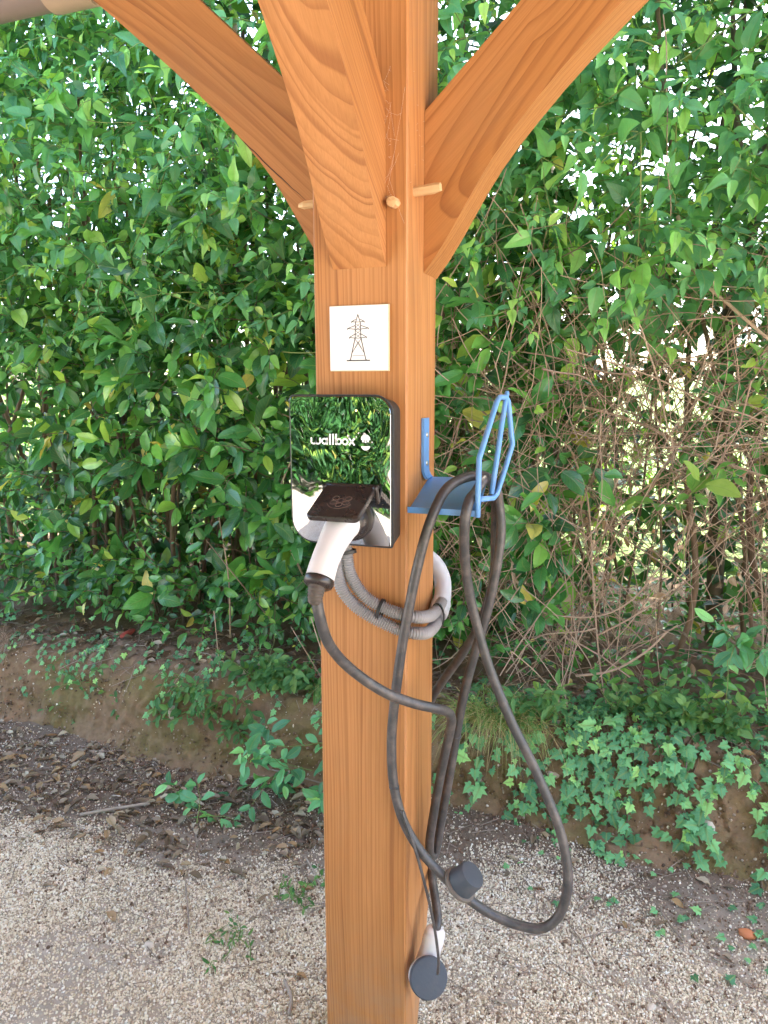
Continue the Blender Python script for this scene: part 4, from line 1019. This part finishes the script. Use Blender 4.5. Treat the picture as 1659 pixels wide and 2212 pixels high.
# ------------------------------------------------------------------ conduits
def corrugated(P, r_):
    P = spline(P, .00115); k = np.arange(len(P)); return tube(P, r_ + .0015 * np.where((k // 2) % 2, 1, -1), 14)
CON1 = [(-0.0161, -0.13, 1.225), (-0.0118, -0.128, 1.167), (0.0002, -0.122, 1.1338), (0.0227, -0.116, 1.1058), (0.0584, -0.1085, 1.087), (0.0943, -0.106, 1.0781), (.114, -.093, 1.0735), (.1195, -.065, 1.066), (.119, -.03, 1.058), (.117, .0, 1.0535), (.117, .035, 1.0545), (.117, .06, 1.060)]
CON2 = [(-0.0333, -0.138, 1.225), (-0.0265, -0.136, 1.1412), (-0.0089, -0.13, 1.1056), (0.0194, -0.12, 1.0787), (0.0632, -0.112, 1.0574), (0.0974, -0.108, 1.0475), (.119, -.093, 1.0425), (.124, -.065, 1.036), (.122, -.03, 1.031), (.119, .0, 1.0285), (.118, .035, 1.032), (.118, .06, 1.045)]
for P_, lab in ((CON1, 'upper of the two grey ribbed conduits curving round the post below the charger'), (CON2, 'lower of the two grey ribbed conduits curving round the post below the charger')):
    V, F = corrugated(P_, .0108); o = ob('ribbed_conduit', mesh_np('ribbed_conduit', V, F, M_conduit)); tag(o, lab, 'conduit', 'ribbed conduits on the post')
def tie(c, d, n, a, b, label):
    c = np.array(c); d = unit(d); n = unit(n); t_ = np.linspace(0, 2 * math.pi, 24); e = np.cross(d, n)
    P = [c + d * math.cos(q) * a + n * math.sin(q) * b for q in t_]
    bm = ribbon(P, [e * .0032] * 24, .0016); o = ob('cable_tie', bm_mesh('cable_tie', bm, M_tie, True, 40)); tag(o, label, 'cable tie', 'cable ties round the conduits')
tie((.0445, -.112, 1.0815), unit((-.30, -.02, -1)), (0, -1, .15), .0265, .0135, 'black cable tie binding the grey conduits on the front of the post')
tie((.1195, .018, 1.0425), unit((.05, 0, -1)), (1, 0, .05), .0265, .0135, 'black cable tie binding the grey conduits beside the pale elbow pipe')
tie((-.0205, -.132, 1.196), unit((-1, -.25, -.1)), (-.2, 1, 0), .0250, .0140, 'black cable tie on the conduits just under the charger')
pv = MB(); pp2 = spline([(.1125, .046, 1.038), (.1125, .062, 1.047), (.1110, .088, 1.066), (.103, .110, 1.095), (.085, .115, 1.125), (.05, .116, 1.15), (.0, .116, 1.18), (-.03, .116, 1.24), (-.03, .116, 1.6)], .006)
pv.tube(pp2, np.r_[np.full(6, .0205), np.full(len(pp2) - 6, .0180)], 18)
o = ob('elbow_pipe', pv.mesh('elbow_pipe', M_pvc)); tag(o, 'pale grey plastic elbow pipe bending behind the post at the conduits', 'pipe')

# ------------------------------------------------------------------ growth on the bank
def bank_xyz(x, s, lift=0.):
    x_, y_, z_, d_, ny, nz = bank_pt(np.array([x]), np.array([s]), False); n = np.array([0, ny[0], nz[0]])
    return np.array([x_[0], y_[0], z_[0]]) + n * lift, n
def s_of_z(z): return float(np.interp(z, PROF[:9, 1], pd[:9]))
def surf(x, y):
    return np.array([x, y, float(ground_z(x, y))])

ivy = thing('ivy', 'ivy with lobed leaves trailing down the earth bank right of the post', 'ivy', (.5, 1.1, .35))
L = Leaves(); st = MB()
for k in range(88):
    x = rng.uniform(-.12, 1.28); s = rng.uniform(.50, .78); pts = []; ln = rng.integers(4, 13)
    if rng.random() < .38: ln = rng.integers(10, 17)
    dx = rng.normal(0, .012)
    for j in range(ln):
        p, n = bank_xyz(x, max(s, .05), .006 + .008 * rng.random()); pts.append(p)
        f = unit(np.array([dx * 12 + rng.normal(0, .7), -.4, -.8]))
        for _ in range(1 if rng.random() < .75 else 2):
            sz_ = rng.uniform(.026, .066) * (1.25 if rng.random() < .15 else 1)
            L.add(p + n * rng.uniform(.008, .026), unit(f + rng.normal(0, .55, 3)), n + np.array([0, -.25, .55]) + rng.normal(0, .3, 3), sz_)
        x += dx + rng.normal(0, .014); s -= rng.uniform(.022, .045)
        if s < .02: break
    if len(pts) > 2: st.tube(np.array(pts), .0019, 4, False, rng.random())
# the long strand with the large leaves at the right
x = .66; s = s_of_z(.345)
for zt, xt, big in ((.34, .655, .06), (.31, .665, .075), (.275, .675, .085), (.255, .745, .080), (.23, .70, .060), (.19, .715, .07), (.15, .72, .075), (.11, .735, .06), (.08, .75, .055), (.06, .70, .05), (.05, .79, .05)):
    p, n = bank_xyz(xt, s_of_z(zt), .03); L.add(p, unit((rng.normal(-.1, .5), -.5, -.8)), n + np.array([.1, -.5, .6]), big)
for k in range(62):                                            # runners on the ground at the toe
    x = rng.uniform(.15, 1.15); y = rng.uniform(.62, .93) - .12 * max(0, x - .5)
    if rng.random() < .5: x = rng.uniform(.55, 1.05); y = rng.uniform(.45, .9)
    p = surf(x, y) + (0, 0, .012); L.add(p, unit((rng.normal(), rng.normal() - .4, .15)), (rng.normal(0, .3), -.35, 1), rng.uniform(.022, .042))
finish_leaves(L, 'ivy', M_ivy, ivy)
o = ob('ivy_stems', st.mesh('ivy_stems', M_stem), ivy); o['kind'] = 'stuff'

ivy2 = thing('ivy', 'patchy dark ivy at the foot of the shrub on the bank left of the post', 'ivy', (-1.0, 1.25, .36))
L = Leaves()
for k in range(1000):
    x = rng.uniform(-2.9, -.05); y = rng.uniform(1.12, 2.4)
    if lf(x, y, 88, 3.) < (.46 if y < 1.45 else .36): continue
    L.add((x, y, .37 + rng.uniform(0, .09)), unit((rng.normal(), rng.normal() - .5, -.2)), (rng.normal(0, .4), -.5, .8), rng.uniform(.028, .05))
for k in range(60):
    x = rng.uniform(-2.3, -.2); s = rng.uniform(.5, .75)
    for j in range(rng.integers(3, 9)):
        p, n = bank_xyz(x, max(s, .08), .018); L.add(p, unit(np.array([rng.normal(0, .6), -.5, -.6])), n + np.array([0, -.25, .55]) + rng.normal(0, .3, 3), rng.uniform(.024, .045)); x += rng.normal(0, .02); s -= rng.uniform(.02, .04)
finish_leaves(L, 'ivy', M_ivy, ivy2, 220)

under = thing('ground_cover', 'dark leafy ground cover on top of the bank beneath the bare stems on the right', 'ground cover', (.6, 1.6, .37))
L = Leaves()
for k in range(1500):
    x = rng.uniform(-.1, 1.7); y = rng.uniform(1.2, 2.5)
    if lf(x, y, 98, 3.) < .36: continue
    L.add((x, y, .38 + rng.uniform(0, .16) * (1 + (y - 1.2) * .8)), unit((rng.normal(), rng.normal() - .5, -.1)), (rng.normal(0, .4), -.5, .8), rng.uniform(.03, .06))
finish_leaves(L, 'laurel', M_shrub, under, 160)

def plant(name, label, cat, pos, shoots, kind, mat, stem_mat=None, limit=90, nrm=(0, -.5, .9)):
    root = thing(name, label, cat, pos); L = Leaves(); st = MB()
    for (off, d, ln, n, sz_, dr) in shoots:
        shoot(L, st, np.array(pos) + off, d, ln, n, sz_, dr, 1.0, .0014, nrm=nrm)
    finish_leaves(L, kind, mat, root, limit); ob('stalk', st.mesh('stalk', stem_mat or M_green), root)
    return root
R_ = lambda a, b: rng.uniform(a, b)
plant('elder_sapling', 'sapling with fresh bright green leaves standing out against the bare stems', 'sapling', (.62, 1.17, .90),
      [((0, 0, .24), (.25, -.5, .5), .16, 3, .085, .5), ((0, 0, .22), (-.7, -.4, .15), .17, 3, .085, .7), ((0, 0, .25), (.6, -.4, .3), .15, 3, .08, .6), ((0, 0, 0), (.03, -.03, 1), .3, 2, .03, 0.)], 'laurel', M_bright)
plant('mugwort_weed', 'feathery pale green weed with cut leaves at the brow of the bank beside the cable', 'weed', (.20, 1.10, .36),
      [((R_(-.05, .08), R_(-.03, .03), 0), (R_(-.7, .7), -.5, R_(.6, 1.2)), R_(.12, .24), 5, R_(.045, .07), .6) for _ in range(12)], 'lance', M_herb)
plant('nettle_clump', 'clump of leafy green weeds on the brow of the bank under the bare stems', 'weed', (.50, 1.16, .36),
      [((R_(-.12, .3), R_(-.04, .08), 0), (R_(-.6, .6), -.4, R_(.6, 1.2)), R_(.10, .22), 5, R_(.035, .055), .5) for _ in range(34)], 'laurel', M_herb)
plant('leafy_sapling', 'young plant with long leaves among the ground ivy near the right edge', 'sapling', (.80, 1.17, .38),
      [((0, 0, .30), (R_(-.8, .8), -.5, R_(.0, .6)), .16, 3, .075, .5) for _ in range(5)] + [((0, 0, 0), (0, -.05, 1), .34, 2, .03, 0.)], 'laurel', M_ivy)
plant('bank_weed', 'low bushy green weed on the brow of the bank left of the charger handle', 'weed', (-.82, 1.12, .35),
      [((R_(-.14, .16), R_(-.04, .05), 0), (R_(-.7, .7), -.45, R_(.2, 1.1)), R_(.08, .20), 4, R_(.035, .06), .7) for _ in range(40)], 'laurel', M_herb)
plant('trailing_weed', 'small leafy trailing weed hanging over the bare face of the bank', 'weed', (-1.17, 1.02, .30),
      [((R_(-.14, .22), R_(-.02, .01), R_(-.1, .06)), (R_(-.8, .8), -.35, R_(-.7, .2)), R_(.08, .18), 4, R_(.032, .055), .7) for _ in range(24)], 'laurel', M_herb)
plant('sparse_weed', 'thin weed with little green leaves on the far left of the bank face', 'weed', (-1.72, 1.03, .27),
      [((R_(-.16, .2), R_(-.02, .01), R_(-.14, .1)), (R_(-.8, .8), -.35, R_(-.6, .5)), R_(.06, .13), 3, R_(.026, .042), .6) for _ in range(11)], 'laurel', M_herb)
plant('creeping_plant', 'dark green creeping plant at the foot of the bank just left of the post', 'plant', (-.58, .86, .02),
      [((R_(-.24, .26), R_(-.06, .10), R_(.0, .24)), (R_(-.7, .7), -.5, R_(-.2, .7)), R_(.12, .24), 4, R_(.048, .078), .8) for _ in range(19)], 'laurel', M_ivy)
plant('ground_seedling', 'small seedling with broad leaves growing among the dead leaves left of the post', 'plant', (-.92, .66, .01),
      [((R_(-.05, .05), R_(-.05, .05), 0), (R_(-.9, .9), R_(-.8, .4), .5), .13, 3, .066, .6) for _ in range(4)], 'laurel', M_ivy)
plant('gravel_seedling', 'tiny weed sprouting from the gravel close to the left side of the post', 'plant', (-.42, .42, .0),
      [((R_(-.10, .10), R_(-.10, .10), 0), (R_(-.9, .9), R_(-.8, .6), .5), .06, 3, R_(.02, .034), .6) for _ in range(8)], 'laurel', M_herb)
plant('gravel_weed', 'spindly weed growing from the gravel lowest on the left of the post', 'plant', (-.50, .16, .0),
      [((R_(-.10, .12), R_(-.08, .08), 0), (R_(-.9, .9), R_(-.8, .6), .6), .06, 3, R_(.016, .028), .6) for _ in range(9)], 'lance', M_herb)

def blades(name, label, cat, pos, n, h, spread, fall, mat, w=.0022):
    root = thing(name, label, cat, pos); mb = []
    V = []; F = []; U = []; Rn = []; c = 0
    for _ in range(n):
        p = np.array(pos) + (rng.normal(0, spread), rng.normal(0, spread * .35), 0); d = unit((rng.normal(0, .55), rng.normal(-.35, .4), 1)); L_ = h * R_(.5, 1.15); k = 7
        side = unit(np.cross(d, (rng.normal(), rng.normal(), .2))); q = p
        for i in range(k):
            ww = w * (1 - i / (k - 1)) ** .6 * .5 + .0002; V += [q - side * ww, q + side * ww]; U += [(0, i / k), (1, i / k)]; Rn += [rng.random() * .0] * 2
            d = unit(d + np.array([d[0] * .25, d[1] * .3 - .1, -fall * (.4 + i * .25)])); q = q + d * L_ / k
            if i: F.append((c + 2 * i - 2, c + 2 * i - 1, c + 2 * i + 1, c + 2 * i))
        Rn[-2 * k:] = [rng.random()] * (2 * k); c += 2 * k
    o = ob('blades', mesh_np('blades', np.array(V), np.array(F), mat, uv=np.array(U), attrs={'rnd': np.array(Rn)}), root); o['kind'] = 'stuff'; return root
blades('grass_tuft', 'grass tuft with green and straw blades hanging over the bank right behind the post', 'grass', (.04, 1.07, .33), 520, .34, .075, .34, M_grass)
blades('dry_grass', 'tuft of dry hanging straw at the far left end of the earth bank', 'grass', (-2.18, 1.04, .36), 90, .34, .035, .42, M_dry, .0016)
blades('thin_grass', 'thin grass sprigs on top of the bank just left of the post', 'grass', (-.50, 1.10, .34), 70, .24, .10, .25, M_grass, .0016)
blades('straw_wisp', 'pale wisp of dead grass on the gravel beside the foot of the post', 'grass', (-.20, .17, .0), 60, .09, .03, .6, M_dry, .0012)
st = thing('dry_stalk', 'straight dry stalks leaning on the bank left of the plug handle', 'stalks', (-.60, 1.08, .33)); mb = MB()
for a, b in (((-.585, 1.07, .33), (-.74, 1.04, .60)), ((-.575, 1.07, .335), (-.66, 1.05, .64)), ((-1.10, 1.1, .36), (-1.09, 1.06, .62))): ob('stalk', mesh_np('stalk', *tube(np.linspace(a, b, 4), .0020, 5), M_dry), st)


# ------------------------------------------------------------------ litter, twigs and stones
def scatter(n, xr, yr, f):
    k = 0
    while k < n:
        x = R_(*xr); y = R_(*yr)
        if f(x, y): k += 1; yield x, y
dens_l = lambda x, y: (rng.random() < np.clip((y - np.interp(x, [-2.4, -1.6, -.6, .1], [.05, .18, .34, .5])) / .35, .02, 1)) and (x < -.12) and lf(x, y, 15, 3.) > .40
LIT = 'dead leaves lying on the ground left of the post'
lit_mesh = [mesh_np('dead_leaf', T[0], T[1], M_litter, uv=T[2]) for T in TPL['litter']]
big_l = []
for x, y in scatter(75, (-1.9, -.15), (.20, .95), dens_l): big_l.append((x, y, R_(.035, .070)))
for x, y, s in big_l:
    o = bpy.data.objects.new('dead_leaf', lit_mesh[rng.integers(NVAR)]); COL.objects.link(o)
    o.location = (x, y, float(ground_z(x, y)) + .010); o.rotation_euler = (R_(-.22, .22), R_(-.22, .22), R_(0, 6.28)); o.scale = (s,) * 3
    tag(o, 'curled brown dead leaf lying on the ground between the bank and the gravel', 'dead leaf', LIT)
P = []; M = []; sz = []
for x, y in list(scatter(1300, (-2.6, .9), (.1, .98), lambda x, y: dens_l(x, y) or (x > .1 and y > .55 and rng.random() < .10))):
    a = R_(0, 6.28); X_ = unit((math.cos(a), math.sin(a), R_(-.25, .25))); Z_ = unit(np.array((R_(-.4, .4), R_(-.4, .4), 1)) - X_ * 0); Z_ = unit(Z_ - X_ * (Z_ @ X_))
    P.append((x, y, float(ground_z(x, y)) + R_(.002, .010))); M.append(np.stack([X_, np.cross(Z_, X_), Z_], -1)); sz.append(R_(.018, .05))
for _ in range(700):
    x = R_(-2.8, 1.4); s = R_(.50, .85); p, n = bank_xyz(x, s, .005); a = R_(0, 6.28); X_ = unit((math.cos(a), math.sin(a) * .7, R_(-.3, .2))); Z_ = unit(n + rng.normal(0, .3, 3)); Z_ = unit(Z_ - X_ * (Z_ @ X_))
    P.append(p); M.append(np.stack([X_, np.cross(Z_, X_), Z_], -1)); sz.append(R_(.022, .055))
o = joined('leaf_litter', 'litter', np.array(P), np.array(M), np.array(sz), rng.integers(0, NVAR, len(P)), M_litter, None)
tag(o, 'small broken dead leaves strewn on the soil and along the brow of the bank', 'leaf litter')
mb = MB()
for _ in range(900):
    if rng.random() < .62:
        x, y = next(scatter(1, (-2.4, 1.1), (-.1, .95), lambda x, y: rng.random() < np.clip(y + .15, .05, 1))); p = np.array((x, y, float(ground_z(x, y)) + .004)); nn = np.array([0, 0, 1.])
    else: p, nn = bank_xyz(R_(-2.6, 1.2), R_(.42, .85), .006)
    a = R_(0, 6.28); d = unit((math.cos(a), math.sin(a), R_(-.1, .1))); d = unit(d - nn * (d @ nn)); ln = R_(.03, .16)
    mb.tube([p - d * ln / 2, p + d * ln * .1 + rng.normal(0, .004, 3) * (1, 1, .3) + nn * .003, p + d * ln / 2], R_(.0006, .0018), 4, False, rng.random())
o = ob('fine_twigs', mb.mesh('fine_twigs', M_twig)); tag(o, 'fine broken twigs and straw scattered over the soil and the bank', 'twigs', kind='stuff')
for a, b, r_, lab in (((-.30, .11, .012), (-.24, .02, .010), .0045, 'short thick pale twig on the gravel nearest the left foot of the post'), ((-.75, .33, .010), (-.62, .16, .008), .0024, 'thin bent twig lying on the open gravel left of the post'),
                      ((-.47, .58, .012), (-.36, .46, .010), .0028, 'pale twig on the gravel below the creeping plant'), ((-1.32, .52, .012), (-1.13, .66, .014), .0055, 'dark stick lying among the dead leaves far left'),
                      ((-.92, .97, .03), (-.55, .93, .03), .0030, 'long thin twig along the foot of the bank left of the post'), ((.60, .70, .010), (.66, .60, .010), .0030, 'short pale twig on the gravel under the ivy at the right')):
    m = MB(); a = np.array(a); b = np.array(b); a[2] += float(ground_z(a[0], a[1])); b[2] += float(ground_z(b[0], b[1])); c = (a + b) / 2 + rng.normal(0, .006, 3) * (1, 1, .2)
    m.tube(spline([a, c, b], .012), r_, 7, True, rng.random()); o = ob('twig', m.mesh('twig', M_twig)); tag(o, lab, 'twig', 'twigs lying on the ground')
def stone(x, y, r_, sq, mat, lab, z=None):
    bm = bmesh.new(); bmesh.ops.create_icosphere(bm, subdivisions=2, radius=1)
    sd_ = R_(0, 50)
    for v in bm.verts:
        k = .75 + .55 * float(fbm(np.array(v.co) * 1.3 + sd_, 2)); v.co = Vector((v.co.x * sq[0], v.co.y * sq[1], v.co.z * sq[2])) * k * r_
    o = ob('stone', bm_mesh('stone', bm, mat, True, 50)); o.location = (x, y, (float(ground_z(x, y)) + r_ * sq[2] * .45) if z is None else z); o.rotation_euler = (0, 0, R_(0, 6.28)); tag(o, lab, 'stone', 'loose stones on the ground and bank'); return o
stone(.827, .684, .020, (1.2, .9, .55), M_orange, 'orange brick chip on the soil at the right edge')
stone(.622, .955, .026, (1.3, .9, .6), M_stone, 'flat brown stone at the toe of the bank under the ivy')
stone(-.70, .09, .012, (1.2, 1, .7), M_stone, 'single white pebble larger than the gravel round it on the left')
stone(.58, .35, .011, (1.3, 1, .5), M_stone, 'pinkish flat stone on the gravel right of the cable loop')
p, n = bank_xyz(-1.25, s_of_z(.19), .0); stone(p[0], p[1], .026, (1.0, .5, 1.15), M_stone, 'pale pointed stone stuck in the bare bank face left of the post', p[2])
p, n = bank_xyz(.73, s_of_z(.13), .0); stone(p[0], p[1], .026, (1.0, .5, 1.1), M_stone, 'round buff stone stuck in the bank behind the ivy strand', p[2])
p, n = bank_xyz(.25, s_of_z(.20), .0); stone(p[0], p[1], .017, (1.5, .5, .7), M_stone, 'small cream stone stuck in the bank just right of the cable loop', p[2])
o = stone(-1.70, 1.28, .028, (2.0, .6, .4), M_red, 'red scrap of bark on top of the bank under the shrub', .385)
# soil crumbs on the face and at the toe of the bank
ng2 = ng.copy(); ng2.name = 'crumbs'
for nd in ng2.nodes:
    if nd.bl_idname == 'GeometryNodeSetMaterial': nd.inputs['Material'].default_value = M_crumb
P = []
for _ in range(17000):
    x = R_(-2.8, 1.35); s = R_(.06, .8); P.append(bank_xyz(x, s, .001)[0]) if lf(x * 2, s * 5, 23, 1.5) > .40 else None
xx = rng.uniform(-2.7, 1.5, 26000); yy = .98 - rng.random(26000) ** 1.5 * .9 - .12 * (-xx).clip(0, 2) * rng.random(26000)
P = np.vstack([np.array(P), np.stack([xx, yy, ground_z(xx, yy) + .001], -1)])
me = bpy.data.meshes.new('soil_crumbs'); me.vertices.add(len(P)); me.vertices.foreach_set('co', P.astype(np.float32).ravel())
me.attributes.new('psize', 'FLOAT', 'POINT').data.foreach_set('value', (.0014 + .0055 * rng.random(len(P)) ** 4).astype(np.float32)); me.materials.append(M_crumb)
g3 = ob('soil_crumbs', me); tag(g3, 'brown soil crumbs on the face and at the foot of the bank', 'soil', kind='stuff'); g3.modifiers.new('crumbs', 'NODES').node_group = ng2
# grit stuck in the bank
P = []
for _ in range(900):
    x = R_(-2.7, 1.3); s = R_(.08, .5)
    if lf(x, s * 3, 19, 2.2) < .47: continue
    p, n = bank_xyz(x, s, .001); P.append(p)
P = np.array(P); me = bpy.data.meshes.new('bank_grit'); me.vertices.add(len(P)); me.vertices.foreach_set('co', P.astype(np.float32).ravel())
me.attributes.new('psize', 'FLOAT', 'POINT').data.foreach_set('value', (.0018 + .004 * rng.random(len(P)) ** 3).astype(np.float32)); me.materials.append(M_pebble)
g2 = ob('bank_grit', me); tag(g2, 'pale grit stuck in the face of the earth bank', 'grit', kind='stuff'); g2.modifiers.new('pebbles', 'NODES').node_group = ng
